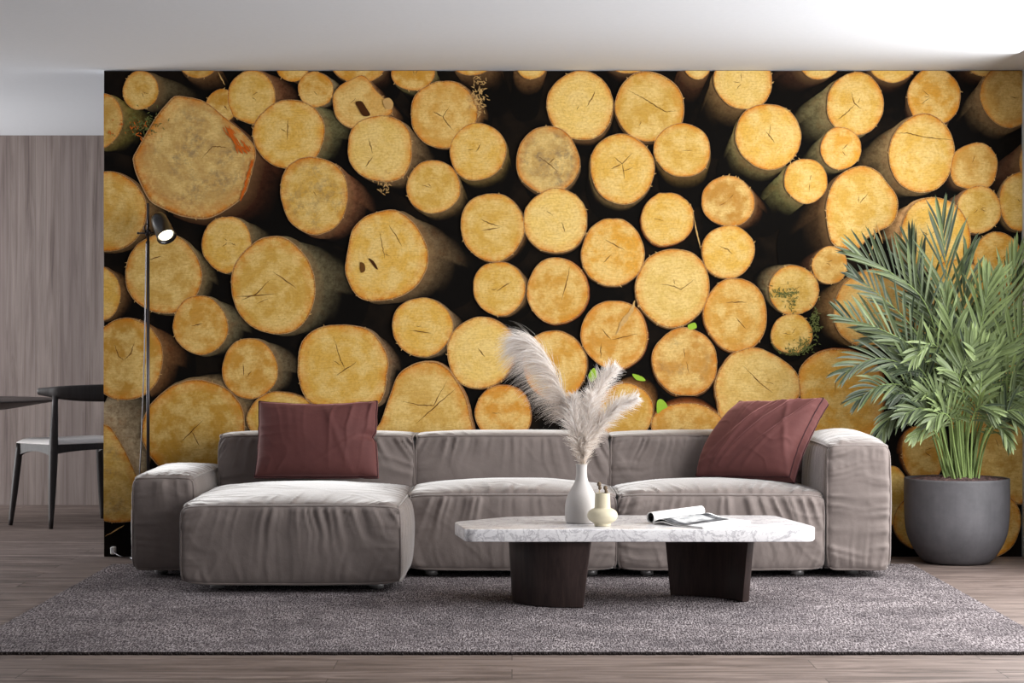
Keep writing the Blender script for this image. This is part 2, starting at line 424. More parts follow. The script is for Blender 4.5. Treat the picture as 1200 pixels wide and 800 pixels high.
# ------------------------------------------------------------------ log mural (a flat print)
rng = np.random.RandomState(5)
Y0 = (226, 182, 86); O0 = (218, 160, 60); P0 = (236, 202, 116); D0 = (198, 146, 54)
class Mural:
    def __init__(s): s.v = []; s.f = []; s.mi = []; s.uvw = []; s.par = []; s.tint = []; s.layer = 0
    def put(s, pts, faces, mat, uvw, par, tint, step=1):
        s.layer += step; n = len(s.v); y = YM - .00004*s.layer
        for p in pts: s.v.append(((p[0]-600)/240., y, H-(p[1]-400)/240.))
        s.f.extend([tuple(n+q for q in f) for f in faces]); s.mi.extend([mat]*len(faces))
        s.uvw.extend(uvw); s.par.extend(par); s.tint.extend([tint]*len(pts))
MU = Mural()
logs = []
def L(cx, cy, rx, ry=None, side=(10, 8), t=Y0, bark=(118, 104, 76), out=None, stain=0., cr=None, pith=None, k=.92, jag=0.02, fade=1.3, rot=0):
    ry = ry or rx
    logs.append(dict(c=(cx, cy), r=(rx, ry), side=side, t=t, bark=bark, out=out, stain=stain, cr=cr, pith=pith, k=k, jag=jag, fade=fade, rot=rot))
# top band -------------------------------------------------------------
BR = (104, 78, 52); GR = (112, 112, 78); GY = (136, 128, 104); DB = (70, 48, 34)
L(232, 74, 22, 18, (22, 34), D0, BR)
L(343, 79, 19, 17, (8, 14), O0, BR)
L(260, 124, 18, 20, (10, 10), D0, DB)
L(165, 106, 21, 23, (52, 14), (206, 160, 72), (96, 88, 66))
L(117, 141, 28, 32, (44, 14), (206, 164, 84), (128, 122, 66))
L(295, 114, 29, 31, (32, 6), Y0, (120, 84, 60), jag=.04)
L(370, 105, 21, 21, (16, 6), O0, GY)
L(420, 77, 31, 21, (18, 22), O0, DB)
L(484, 84, 25, 23, (14, 22), D0, GR)
L(554, 66, 27, 23, (18, 42), Y0, BR)
L(623, 72, 20, 21, (-6, 42), Y0, (122, 92, 60))
L(736, 66, 30, 20, (6, 30), D0, DB)
L(817, 71, 18, 22, (-22, 62), P0, (86, 58, 40))
L(871, 95, 34, 34, (-24, 50), P0, (112, 92, 62))
L(960, 71, 24, 23, (-50, 36), P0, (70, 48, 36))
L(1046, 76, 27, 21, (-14, 30), Y0, DB)
L(1152, 70, 20, 20, (-22, 26), P0, DB)
L(1094, 114, 32, 34, (-10, 34), O0, DB, jag=.03)
L(1182, 112, 34, 37, (-34, 34), (214, 170, 92), (124, 106, 78))
L(1216, 190, 22, 30, (-60, 40), D0, (88, 64, 48))
L(228, 185, 0, 0, (60, 40), (208, 172, 106), (78, 46, 30), out=[(210,113),(240,119),(264,137),(295,166),(300,177),(298,192),(288,225),(272,242),(245,256),(217,254),(185,242),(172,230),(156,190),(160,177),(182,138),(200,117)], stain=.55, pith=(248, 172), cr=[[(236,186),(249,172),(258,172),(270,174)]])
L(339, 157, 41.5, 41, (40, 6), Y0, (118, 118, 86), cr=[[(338,139),(337,152),(337,164)]])
L(418, 115, 0, 0, (26, 18), (216, 172, 96), (120, 88, 60), out=[(390,115),(397,102),(412,93),(424,88),(431,92),(442,107),(455,120),(460,132),(448,140),(430,147),(410,150),(394,137)])
L(520, 134, 40, 39, (18, 6), (216, 168, 84), (140, 108, 70), jag=.03, cr=[[(527,125),(519,137),(525,146),(532,154)], [(519,137),(508,131)]])
L(680, 124, 40, 40, (4, 20), P0, BR, cr=[[(698,106),(693,116),(687,126)]])
L(761, 125, 41, 41, (-2, 16), Y0, BR, cr=[[(735,106),(752,114),(768,124),(780,131),(795,130)]], pith=(752, 140))
L(900, 160, 38, 39.5, (-22, 34), Y0, (120, 114, 78), cr=[[(897,154),(903,161),(908,168)]])
L(1002, 122, 33, 38, (-56, 34), Y0, (124, 120, 88), cr=[[(997,108),(1001,121),(1009,128)], [(1001,123),(990,134),(980,141)]])
L(560, 178, 33, 34, (12, 24), Y0, (108, 96, 58), cr=[[(564,168),(558,178)]])
L(447, 176, 0, 0, (34, 22), P0, (122, 104, 78), out=[(408,172),(412,152),(425,140),(445,135),(465,139),(479,152),(483,172),(481,192),(473,207),(458,213),(440,212),(422,205),(410,190)], pith=(438, 172), cr=[[(432,162),(434,170),(437,180)], [(437,184),(428,196)]])
L(642, 188, 38, 39, (4, 18), (204, 170, 104), (110, 90, 66), stain=.6, cr=[[(630,183),(643,192),(655,202)], [(643,192),(650,185)]])
L(729, 198, 38, 41, (-8, 22), Y0, (112, 98, 68), cr=[[(719,184),(729,192),(741,179)], [(729,192),(732,210)], [(716,198),(729,192)]])
L(799.5, 176, 33, 32, (2, 34), Y0, (100, 84, 48))
L(508, 219, 31, 32, (16, 22), Y0, (118, 102, 70))
L(372, 229, 0, 0, (40, 22), Y0, (126, 88, 64), out=[(329,228),(331,207),(342,191),(360,184),(382,187),(398,197),(407,216),(407,240),(400,258),(390,269),(372,275),(352,270),(337,255)], stain=.45)
L(1080, 180, 39, 46, (-46, 20), Y0, (124, 108, 78), cr=[[(1047,156),(1062,156),(1080,160),(1100,163),(1117,164)]], jag=.01)
L(985, 174, 24.5, 24.5, (-26, 18), O0, (112, 108, 78))
L(944, 212, 26, 26, (-40, 34), Y0, (112, 112, 74))
L(853, 236, 31, 30, (20, 14), (200, 146, 68), (96, 66, 44))
L(130, 248, 41, 48, (30, 10), (212, 168, 82), (122, 98, 68))
L(1141, 194, 0, 0, (-16, 16), (208, 160, 80), DB, out=[(1117,182),(1128,172),(1146,167),(1160,173),(1168,187),(1167,203),(1160,218),(1142,222),(1122,218),(1114,205)])
L(1146, 246, 27, 28, (-26, 10), Y0, (124, 96, 76))
L(1196, 236, 26, 34, (-12, 10), Y0, (120, 100, 70))
L(1004, 245, 0, 0, (-50, 34), Y0, (74, 56, 36), out=[(1010,194),(1027,200),(1040,215),(1051,232),(1051,252),(1043,264),(1032,270),(1022,276),(1016,279),(1010,288),(1000,293),(978,288),(970,270),(968,240),(976,215),(992,199)], pith=(1006, 240))
L(1096, 274, 41, 43, (-30, 8), Y0, (196, 158, 112))
L(577, 266, 37, 41, (12, 10), Y0, BR, cr=[[(562,256),(574,262),(589,266)], [(564,270),(586,267)]])
L(651, 259, 37, 39, (2, 8), P0, BR, cr=[[(658,260),(662,272)]])
L(782, 257, 31, 31.5, (-4, 6), Y0, (168, 90, 40), jag=.04)
L(266, 286, 29.5, 32.5, (32, 8), Y0, (112, 104, 80), jag=.03)
L(192, 321, 46, 46, (26, 12), (216, 174, 90), (122, 112, 84), cr=[[(190,300),(170,306)]])
L(118, 344, 24, 32, (26, 6), Y0, BR)
L(455, 299, 0, 0, (56, 16), Y0, (116, 100, 76), out=[(407,295),(412,272),(426,255),(448,247),(466,247),(486,262),(499,285),(502,305),(496,325),(483,340),(462,350),(440,353),(424,350),(412,338),(405,318)], pith=(446, 296), cr=[[(445,272),(448,287),(451,303)], [(456,264),(464,276),(471,288)]])
L(718, 296, 36.5, 41, (-2, 6), O0, BR, cr=[[(708,280),(722,288),(732,293)], [(707,308),(716,298)]])
L(853, 295, 31, 31.5, (-3, 4), Y0, (150, 110, 60), cr=[[(842,288),(852,292),(858,298)]])
L(972, 311, 21, 22, (-18, 4), (202, 152, 72), DB)
L(653, 341, 37, 38, (6, 4), (220, 164, 70), (170, 92, 40), jag=.03, cr=[[(668,312),(664,330),(658,352)]])
L(585, 338, 31, 31.5, (14, 6), Y0, (120, 98, 70), cr=[[(582,341),(599,330)]])
L(321, 335, 49, 58, (56, 8), Y0, (108, 104, 82), jag=.015, pith=(318, 348), cr=[[(282,352),(300,345),(316,328)], [(320,318),(348,338)], [(276,348),(325,344)]])
L(930, 340, 29, 30, (-18, -4), Y0, (120, 110, 84))
L(788, 337, 43, 47, (-2, 6), P0, (150, 116, 76), cr=[[(774,333),(788,335),(798,339),(814,327)]])
L(1022, 362, 46, 46, (-34, 8), (218, 174, 100), (124, 98, 64))
L(1168, 303, 29, 31, (-8, 4), O0, BR)
L(862, 369, 38, 43, (-3, 5), (214, 162, 76), (160, 100, 50), jag=.015, cr=[[(862,372),(874,385)], [(850,354),(876,354)]])
L(235, 381, 32, 35, (34, 8), (206, 154, 66), (122, 116, 92), cr=[[(224,382),(238,379)]])
L(495, 383, 35, 35.5, (20, 8), Y0, (124, 110, 88), cr=[[(480,387),(506,390)]])
L(147, 421, 44, 49, (36, 8), (208, 156, 64), (120, 86, 56), cr=[[(134,402),(140,418),(146,422)], [(158,400),(154,414),(146,422)]])
L(1120, 336, 34, 32, (-10, 8), Y0, BR)
L(1190, 362, 30, 32, (-12, 8), D0, BR)
L(1098, 392, 32, 34, (-14, 8), (190, 140, 74), BR)
L(1160, 430, 34, 34, (-12, 8), D0, BR)
L(720, 392, 38.5, 41.5, (4, 4), (204, 146, 62), (140, 78, 40), cr=[[(705,385),(716,398)], [(704,402),(704,420)], [(716,398),(748,391)]])
L(927.5, 391, 24, 24, (-2, 10), Y0, (104, 110, 66))
L(564, 413, 40.5, 42.5, (8, 4), P0, (146, 104, 64), cr=[[(560,408),(568,418)]])
L(402, 427, 0, 0, (22, 6), Y0, (130, 112, 92), out=[(350,420),(356,398),(374,384),(402,380),(430,385),(446,400),(455,420),(454,440),(450,462),(440,474),(400,480),(362,470),(351,445)], cr=[[(391,395),(399,420),(404,432)], [(394,440),(418,424)]])
L(293, 432, 33.5, 35, (32, 4), (206, 152, 62), (122, 112, 90), cr=[[(285,426),(286,440)]])
L(650, 428, 38, 41, (6, 2), (216, 162, 72), BR)
L(802.5, 424, 38, 40.5, (-2, 12), (200, 148, 72), (120, 76, 44), stain=.35)
L(330, 490, 40, 32, (10, -2), Y0, BR)
L(885, 450, 0, 0, (-3, 4), (232, 194, 112), (160, 110, 60), out=[(848,424),(862,412),(885,407),(910,417),(930,432),(939,452),(932,470),(905,492),(850,496),(840,472),(838,448)], pith=(893, 446), cr=[[(870,428),(890,448),(905,460)]])
L(985, 463, 0, 0, (8, -2), (216, 162, 68), (150, 84, 40), out=[(935,440),(942,424),(960,412),(984,409),(1010,415),(1028,430),(1036,455),(1032,485),(1022,508),(985,520),(945,500),(938,468)], cr=[[(984,473),(999,463)]])
L(733, 482, 33, 33, (10, -12), (222, 172, 78), (118, 84, 48))
L(590, 485, 33.5, 34, (2, -2), (212, 148, 56), (160, 100, 50), jag=.02)
L(497, 480, 0, 0, (10, 4), (222, 182, 98), (160, 120, 84), out=[(430,520),(446,494),(455,470),(466,440),(482,427),(500,423),(517,426),(532,440),(545,462),(551,485),(553,515),(520,560),(450,560)], pith=(490, 500), cr=[[(470,470),(490,474),(508,475),(524,446)], [(487,497),(512,474),(534,455)]])
L(805, 500, 42, 29, (0, -10), (218, 162, 74), (130, 74, 38), jag=.03)
L(228, 503, 60, 59, (22, -14), (208, 160, 66), (126, 112, 88), jag=.012, cr=[[(212,518),(225,505),(238,492)], [(225,505),(234,522)]])
L(120, 570, 0, 0, (26, -58), (204, 166, 84), (176, 164, 140), out=[(108,500),(124,496),(136,508),(148,530),(162,560),(168,585),(166,606),(150,611),(120,609),(104,590)], stain=.4)
L(1042, 580, 24, 34, (-6, 4), Y0, BR)
L(1081, 528, 0, 0, (-10, 4), (218, 160, 66), (120, 70, 34), out=[(1058,512),(1070,500),(1092,498),(1104,515),(1104,545),(1094,560),(1070,560),(1058,540)])
L(1078, 612, 32, 31, (-4, 4), Y0, BR)
L(1170, 520, 0, 0, (-4, 4), (206, 164, 84), BR, out=[(1150,485),(1165,476),(1190,478),(1206,500),(1210,560),(1204,588),(1180,588),(1160,584),(1146,560),(1143,520)])
L(1134, 480, 26, 28, (-6, 6), D0, BR)
L(1162, 613, 33, 40, (-4, 4), (218, 160, 62), BR)
L(1240, 400, 44, 50, (-8, 6), D0, BR)
L(700, 560, 60, 50, (4, 4), D0, BR); L(400, 570, 60, 60, (4, 4), D0, BR); L(870, 580, 60, 60, (4, 4), D0, BR)
L(230, 610, 50, 40, (4, 4), D0, BR); L(560, 590, 50, 50, (4, 4), D0, BR); L(980, 590, 50, 40, (4, 4), D0, BR)
NA = 84
def outline(g, i):
    if g['out']:
        P = np.array(spline(g['out'], NA, True)); m_ = NA
        # resample evenly to NA
        d = np.r_[0, np.cumsum(np.linalg.norm(np.diff(np.r_[P, P[:1]], axis=0), axis=1))]
        PP = np.r_[P, P[:1]]; s_ = np.linspace(0, d[-1], NA, endpoint=False)
        P = np.c_[np.interp(s_, d, PP[:, 0]), np.interp(s_, d, PP[:, 1])]
        c = np.array(g['c'], float)
    else:
        a = np.linspace(0, 2*PI, NA, endpoint=False); c = np.array(g['c'], float)
        r = 1+.022*np.sin(2*a+i)+.014*np.sin(3*a+2.3*i)+.01*np.sin(5*a+1.7*i)
        P = c+np.c_[g['r'][0]*r*np.cos(a), g['r'][1]*r*np.sin(a)]
    a = np.arange(NA)*2*PI/NA
    j = 1+g['jag']*fbm(3*np.cos(a)+i*9, 3*np.sin(a), i, 3, 3)+.010*fbm(9*np.cos(a)+i*9, 9*np.sin(a), i, 4, 2)
    return c, c+(P-c)*j[:, None]
outs = [outline(g, i) for i, g in enumerate(logs)]
for i, g in enumerate(logs):                    # receding bark sides first, then the sawn faces
    c, P = outs[i]; sd = np.array(g['side'], float)
    if np.abs(sd).sum() < .1: continue
    ns = 9; V = []; U = []; PA = []
    for q in range(ns):
        t = q/(ns-1.); ctr = c+sd*t*1.25; kk = .985-(.985-.86)*t+.05*math.sin(PI*min(1, t*5))*(t < .2)
        ring = ctr+(P-c)*kk
        for p, p0 in zip(ring, P):
            d = (p0-c)/np.linalg.norm(p0-c)
            light = .5-.5*d[1]; sh = sd/np.linalg.norm(sd); lat = abs(d[0]*sh[1]-d[1]*sh[0])
            V.append(p); U.append((p[0]*.035+i*3.1, p[1]*.035, i*1.7))
            PA.append((min(1, max(0, -.12+.50*(1-light)**1.4+t*(1.8 if d[1] > 0 else 1.25)+.55*t**.6*lat**4)), t, 0))
    fs = [(q*NA+k, q*NA+(k+1) % NA, (q+1)*NA+(k+1) % NA, (q+1)*NA+k) for q in range(ns-1) for k in range(NA)]
    # far rings first so that the near ones paint over them
    for q in range(ns-2, -1, -1):
        sub = list(range(q*NA, (q+2)*NA)); mp = {a: b for b, a in enumerate(sub)}
        MU.put([V[a] for a in sub], [tuple(mp[x] for x in f) for f in fs[q*NA:(q+1)*NA]], 1, [U[a] for a in sub], [PA[a] for a in sub], srgb(*g['bark'])[:3], 1 if q == ns-2 else .12)
def ribbon(pts, w, mat, seed=0, col=(1, 1, 1)):
    P = [np.array(p, float) for p in pts]
    Q = []
    for a, b in zip(P[:-1], P[1:]):
        for t in np.linspace(0, 1, 7, endpoint=False): Q.append(a+(b-a)*t)
    Q.append(P[-1]); Q = np.array(Q); n = len(Q)
    T = np.gradient(Q, axis=0); T /= np.linalg.norm(T, axis=1)[:, None]+1e-9; N = np.c_[-T[:, 1], T[:, 0]]
    Q = Q+N*(rng.rand(n, 1)-.5)*.8
    ww = w*np.sin(np.linspace(.12, PI-.12, n))[:, None]*(.7+.6*rng.rand(n, 1))
    V = list(Q+N*ww/2)+list(Q-N*ww/2)
    MU.put(V, [(k, k+1, n+k+1, n+k) for k in range(n-1)], mat, [(0, 0, 0)]*(2*n), [(0, 0, 0)]*(2*n), col, .04)
for i, g in enumerate(logs):
    c, P = outs[i]; pith = np.array(g['pith'] if g['pith'] else c+rng.randn(2)*2.5)
    # per-log brightness differences of the print
    NR = 12; V = [pith]; U = [(0, 0, i*7.7)]; PA = [(0, 0, g['stain'])]
    rad = np.linalg.norm(P-pith, axis=1)
    for q in range(1, NR+1):
        t = (q/NR)**.8
        for k in range(NA):
            p = pith+(P[k]-pith)*t; V.append(p); U.append(((p[0]-pith[0])*.045, (p[1]-pith[1])*.045, i*7.7)); PA.append((t, rad[k]*t, g['stain']))
    fs = [(0, 1+k, 1+(k+1) % NA) for k in range(NA)]
    for q in range(NR-1):
        for k in range(NA): fs.append((1+q*NA+k, 1+(q+1)*NA+k, 1+(q+1)*NA+(k+1) % NA, 1+q*NA+(k+1) % NA))
    tv = .975+.11*(rng.rand()-.5)
    MU.put(V, fs, 0, U, PA, srgb(*[min(255, q*tv) for q in g['t']])[:3])
    R = rad.mean()
    for cr in (g['cr'] or []): ribbon(cr, 1.1, 3)
    for q in range(rng.randint(1, 4) if not g['cr'] else rng.randint(0, 2)):
        a = rng.rand()*2*PI; l0 = R*.05; l1 = R*(.2+.25*rng.rand())
        ribbon([pith+np.array([math.cos(a), math.sin(a)])*l0, pith+np.array([math.cos(a+.1), math.sin(a+.1)])*l1], .7, 3)
    # frayed splinters on the rim
    for q in range(rng.randint(3, 9)):
        k = rng.randint(NA); d = (P[k]-c)/np.linalg.norm(P[k]-c); tn = np.array([-d[1], d[0]])
        a = P[k]-d*1.; ribbon([a, a+d*(1+2.5*rng.rand())+tn*(rng.rand()-.5)*6], .9, 5)
def blob(pts, mat):
    P = spline(pts, 40, True); n = len(P)
    MU.put(P, [tuple(range(n))], mat, [(0, 0, 0)]*n, [(0, 0, 0)]*n, (1, 1, 1))
blob([(417,120),(424,119),(429,126),(434,135),(426,136),(420,127)], 4)
blob([(449,118),(456,115),(461,121),(459,128),(452,127)], 5)
blob([(432,303),(438,306),(443,315),(440,314)], 4); blob([(422,308),(427,309),(428,317),(423,319)], 3)
for q in range(60):
    s_ = rng.rand(); x, y = 264+18*s_+rng.randn()*1.6, 146+28*s_+rng.randn()*2
    ribbon([(x, y), (x+3+rng.rand()*3, y+6+rng.rand()*4)], 1.2, 6)
for q in range(26):
    s_ = rng.rand(); x, y = 282+8*s_+rng.randn()*1.2, 164+10*s_+rng.randn()*1.5; ribbon([(x, y), (x+3, y+5)], 1.1, 6)
for q in range(40):
    s_ = rng.rand(); ribbon([(297-12*s_, 186+40*s_), (294-12*s_+rng.randn(), 196+40*s_)], 1.4, 6)
for q in range(60):
    x, y = 118+rng.randn()*14+40, 152+rng.randn()*6; ribbon([(x, y), (x+rng.randn()*3, y+rng.randn()*3)], 1., 6 if q % 2 else 8)
blob([(690,438),(696,431),(700,440),(694,447),(690,444)], 7); blob([(741,438),(752,441),(756,446),(746,445)], 7)
blob([(770,470),(776,468),(782,476),(776,480),(770,484)], 7); blob([(806,381),(814,378),(816,384),(808,386)], 7)
for cx, cy, w, h, n in ((915, 343, 14, 5, 60), (928, 352, 6, 12, 50), (955, 380, 5, 16, 90), (945, 405, 10, 7, 70), (172, 143, 16, 12, 60), (930, 412, 14, 4, 50)):
    for q in range(n):
        x, y = cx+rng.randn()*w*.6, cy+rng.randn()*h*.6; a = rng.rand()*6.28
        ribbon([(x, y), (x+math.cos(a)*4, y+math.sin(a)*4)], .9, 8)
for a in ([(744,352),(740,364),(728,380),(722,392)],): ribbon(a, 5, 5)
for a in ([(813,255),(817,275),(821,292)], [(256,84),(264,100)], [(1027,262),(1034,286)], [(1026,265),(1022,290),(1018,300)], [(124,628),(146,615)]): ribbon(a, 1.6, 5)
for cx, cy, n in ((559, 118, 70), (564, 100, 30), (452, 215, 25)):
    for q in range(n):
        x, y = cx+rng.randn()*5, cy+rng.randn()*7; a = rng.rand()*6.28
        ribbon([(x, y), (x+math.cos(a)*5, y+math.sin(a)*5)], .9, 5)
# back panel of the print
me = bpy.data.meshes.new('log_mural')
bb = bmesh.new()
me.from_pydata(MU.v, [], MU.f)
for m_ in (GRAIN, BARK, GAP, CRACK, HOLE, FRAY, simple('mural_print_resin_orange', srgb(196, 96, 30), .85, .35, 60, spec=.1), MLEAF, MOSS): me.materials.append(m_)
me.polygons.foreach_set('material_index', np.array(MU.mi, dtype=np.int32))
for nm, arr in (('uvw', MU.uvw), ('par', MU.par), ('tint', None)):
    if nm == 'tint':
        a = me.attributes.new(nm, 'FLOAT_COLOR', 'POINT'); a.data.foreach_set('color', np.c_[np.array(MU.tint, float), np.ones(len(MU.v))].astype(np.float32).ravel())
    else:
        a = me.attributes.new(nm, 'FLOAT_VECTOR', 'POINT'); a.data.foreach_set('vector', np.array(arr, dtype=np.float32).ravel())
bb.from_mesh(me)
z0, z1 = .0, CZ-.003
for co, no in (((XM, 0, 0), (-1, 0, 0)), ((XR-.001, 0, 0), (1, 0, 0)), ((0, 0, z1), (0, 0, 1)), ((0, 0, z0), (0, 0, -1))):
    bmesh.ops.bisect_plane(bb, geom=bb.verts[:]+bb.edges[:]+bb.faces[:], plane_co=co, plane_no=no, clear_outer=True, dist=1e-6)
vs = [bb.verts.new(p) for p in ((XM, YM, z0), (XR-.001, YM, z0), (XR-.001, YM, z1), (XM, YM, z1), (XM, YM+.007, z0), (XR-.001, YM+.007, z0), (XR-.001, YM+.007, z1), (XM, YM+.007, z1))]
for q in ((0, 1, 2, 3), (7, 6, 5, 4), (0, 4, 5, 1), (1, 5, 6, 2), (2, 6, 7, 3), (3, 7, 4, 0)):
    f = bb.faces.new([vs[k] for k in q]); f.material_index = 2
bb.normal_update()
for f in bb.faces:
    if f.normal.y > 0 and f.calc_center_median().y < YM+.0001: f.normal_flip()
bb.to_mesh(me); bb.free()
mo = bpy.data.objects.new('log_mural', me); C.objects.link(mo)
tag(mo, 'floor to ceiling mural print of stacked sawn logs on the back wall behind the sofa', 'wall mural')
# ------------------------------------------------------------------ upholstery
def ridges(s, seed, sharp=1.4):
    n = fbm(s, seed*3.7, 0, seed, 3)
    r = 1-np.abs(n)*2.9
    return np.clip(r, 0, 1)**sharp
def face_folds(a, b, la, lb, seed, amp, freq=23., L=.115, w=(1, 1, 1, 1), bow=1.2, micro=.25):
    """a,b metres across the face (0..la, 0..lb); weights for edges b=lb, b=0, a=0, a=la"""
    out = np.zeros_like(a)
    warp = fbm(a*7, b*7, seed, seed+11, 2)
    for k, (d, s, ls) in enumerate(((lb-b, a, la), (b, a, la), (a, b, lb), (la-a, b, lb))):
        if w[k] == 0: continue
        sc = ls/2; s2 = sc+(s-sc)/(1+bow*d)+.035*warp*np.minimum(1, d*8)
        lw = L*(.5+1.2*vn(s*6, seed, k, seed+k+20))
        msk = np.clip(vn(s2*4.5, seed, k, seed+k+60)*2.6-.45, .3, 1)
        out += msk*w[k]*amp*ridges(s2*freq, seed+k*5)*np.exp(-(d/lw)**1.5)*np.clip(d/.012, 0, 1)
    # long diagonal drags
    dg = ridges((a*.8+b*.9)*8+warp*1.2, seed+31, 2.5)*vn(a*5, b*5, seed, seed+33)
    out += micro*amp*dg*np.clip(np.minimum(np.minimum(a, la-a), np.minimum(b, lb-b))/.04, 0, 1)
    return out
def soft_box(name, lo, hi, parent, mat, pipe, bulge, seed, folds, bow=(.01, .01, .01), corner=.010, step=.008, sag=None, flat_bottom=True, wgt=None, sides=None):
    """bulge: dict face -> out bulge in m; folds: dict face -> amplitude"""
    lo = np.array(lo, float); hi = np.array(hi, float); c = (lo+hi)/2; h = (hi-lo)/2
    def mapp(P):      # P (N,3) in [-1,1]
        A = np.abs(P); X = c+P*h
        for ax in range(3):
            o1, o2 = [q for q in range(3) if q != ax]
            X[:, ax] += np.sign(P[:, ax])*A[:, ax]**6*bow[ax]*((1-P[:, o1]**4)*.5+(1-P[:, o2]**4)*.5-0)*1.
        cc = (A[:, 0]*A[:, 1]*A[:, 2])**10
        X -= np.sign(P)*(corner*cc)[:, None]*(h > .05)
        wv = .0035
        for ax in range(3): X[:, ax] += wv*fbm(X[:, 0]*6+ax*9, X[:, 1]*6, X[:, 2]*6, seed+50, 2)
        return X
    mb = MB()
    for ax in range(3):
        o1, o2 = [q for q in range(3) if q != ax]
        for sg in (-1, 1):
            key = 'xyz'[ax]+('+' if sg > 0 else '-')
            st = step if key in folds else .03
            n1, n2 = max(4, int(2*h[o1]/st)), max(4, int(2*h[o2]/st))
            u = np.linspace(-1, 1, n1+1); v = np.linspace(-1, 1, n2+1)
            U, Vv = np.meshgrid(u, v, indexing='ij'); U = U.ravel(); Vv = Vv.ravel()
            P = np.zeros((len(U), 3)); P[:, ax] = sg; P[:, o1] = U; P[:, o2] = Vv
            X = mapp(P)
            b = bulge.get(key, 0)
            dome = ((1-U**2)*(1-Vv**2))**.62
            X[:, ax] += sg*b*dome
            # puffy roll next to the seam
            e = np.minimum((1-np.abs(U))*h[o1], (1-np.abs(Vv))*h[o2])
            X[:, ax] += sg*np.clip(1-np.exp(-e/.012), 0, 1)*(.003 if b else .0015)
            if key in folds:
                wg = (wgt or {}).get(key, (1, .8, .5, .5))
                f = face_folds((U+1)*h[o1], (Vv+1)*h[o2], 2*h[o1], 2*h[o2], seed+ax*2+(sg > 0), folds[key], w=wg)
                X[:, ax] += sg*f
            if key == 'z+' and sag: X[:, 2] += sag(U, Vv)
            m2 = n2+1; fs = []
            for i in range(n1):
                for j in range(n2):
                    q = (i*m2+j, (i+1)*m2+j, (i+1)*m2+j+1, i*m2+j+1)
                    flip = (sg > 0) if ax != 1 else (sg < 0)
                    fs.append(q if flip else q[::-1])
            mb.add(X, fs)
    o = mb.build(name, mat, parent, origin=(c[0], c[1], lo[2]))
    # weld the seams between the face grids visually with piping cord
    pm = MB(); r = .0055
    def run(pts): 
        X = mapp(np.array(pts, float)); pm.tube([Vector(x) for x in X], r, 6)
    t = np.linspace(-1, 1, 40)
    for a in (-1, 1):
        for b in (-1, 1):
            run([(q, a, b) for q in t]); run([(a, q, b) for q in t]); run([(a, b, q) for q in t])
    pm.build('piping', pipe, o)
    return o
SY = 9.40; BY = 10.0; KY = 10.34; Z0 = .048
sofa = thing('modular_sofa', 'long taupe velvet sofa with a chaise at its left end, on the grey rug', 'sofa', (0, 9.8, 0.012))
FS = dict(micro=.3)
# seats
soft_box('chaise_seat', (-1.368, 8.84, Z0), (-.466, BY+.02, .366), sofa, SOFA, PIPE, {'z+': .05, 'y-': .02, 'x+': .03, 'x-': .025}, 3, {'y-': .019, 'z+': .012, 'x+': .005}, bow=(.006, .006, .004), corner=.010, wgt={'y-': (1, .45, .5, .5), 'z+': (.3, 1, .5, .5)})
soft_box('seat', (-.455, SY, Z0), (.458, BY+.02, .372), sofa, SOFA, PIPE, {'z+': .05, 'y-': .016, 'x+': .003, 'x-': .003}, 14, {'y-': .019, 'z+': .012}, corner=.010, bow=(.002, .006, .003), wgt={'y-': (1.1, .5, .4, .4), 'z+': (.3, 1, .5, .5)})
soft_box('seat', (.470, SY, Z0), (1.372, BY+.02, .372), sofa, SOFA, PIPE, {'z+': .05, 'y-': .016, 'x+': .003, 'x-': .003}, 27, {'y-': .019, 'z+': .012}, corner=.010, bow=(.002, .006, .003), wgt={'y-': (1.1, .5, .4, .4), 'z+': (.3, 1, .5, .5)})
# arms
soft_box('armrest', (-1.669, SY, Z0), (-1.404, KY, .446), sofa, SOFA, PIPE, {'z+': .026, 'y-': .019, 'x-': .032, 'x+': .012}, 41, {'y-': .016, 'z+': .010, 'x-': .005}, corner=.010, bow=(.003, .004, .004), wgt={'y-': (1.2, .2, .3, .3), 'z+': (.3, 1, .5, .5)})
soft_box('armrest', (1.390, SY, Z0), (1.664, KY, .588), sofa, SOFA, PIPE, {'z+': .05, 'y-': .014, 'x-': .032, 'x+': .034}, 52, {'y-': .016, 'z+': .009, 'x-': .005}, corner=.010, bow=(.003, .004, .004), wgt={'y-': (.5, .5, 1., 1.), 'z+': (.5, 1, .5, .5)})
# backs
for (a, b, sd) in ((-1.372, -.462, 61), (-.452, .452, 72), (.462, 1.374, 83)):
    soft_box('backrest', (a, BY, Z0+.02), (b, KY, .606), sofa, SOFA, PIPE, {'z+': .016, 'y-': .018, 'x-': .004, 'x+': .004}, sd, {'y-': .019, 'z+': .006}, corner=.010, bow=(.002, .006, .004), wgt={'y-': (1.15, .2, .6, .6), 'z+': (.2, 1, .4, .4)})
for (x, y, fz) in [(-1.24, 8.98, .012), (-.57, 8.98, .012), (-1.24, 9.9, .012), (-.57, 9.9, .012), (-1.57, 9.55, .012), (-1.53, 10.2, 0), (-.36, 9.5, .012), (.35, 9.5, .012), (.60, 9.5, .012), (1.27, 9.5, .012), (1.52, 9.55, .012), (1.52, 10.2, 0), (.36, 10.2, 0), (-.6, 10.2, 0)]:
    f = MB(); f.lathe([(.02, fz), (.03, fz+.003), (.031, fz+.022), (.026, fz+.026), (.026, .058)], (x, y, 0), 24)
    f.build('foot', FOOTM, sofa, origin=(x, y, fz))

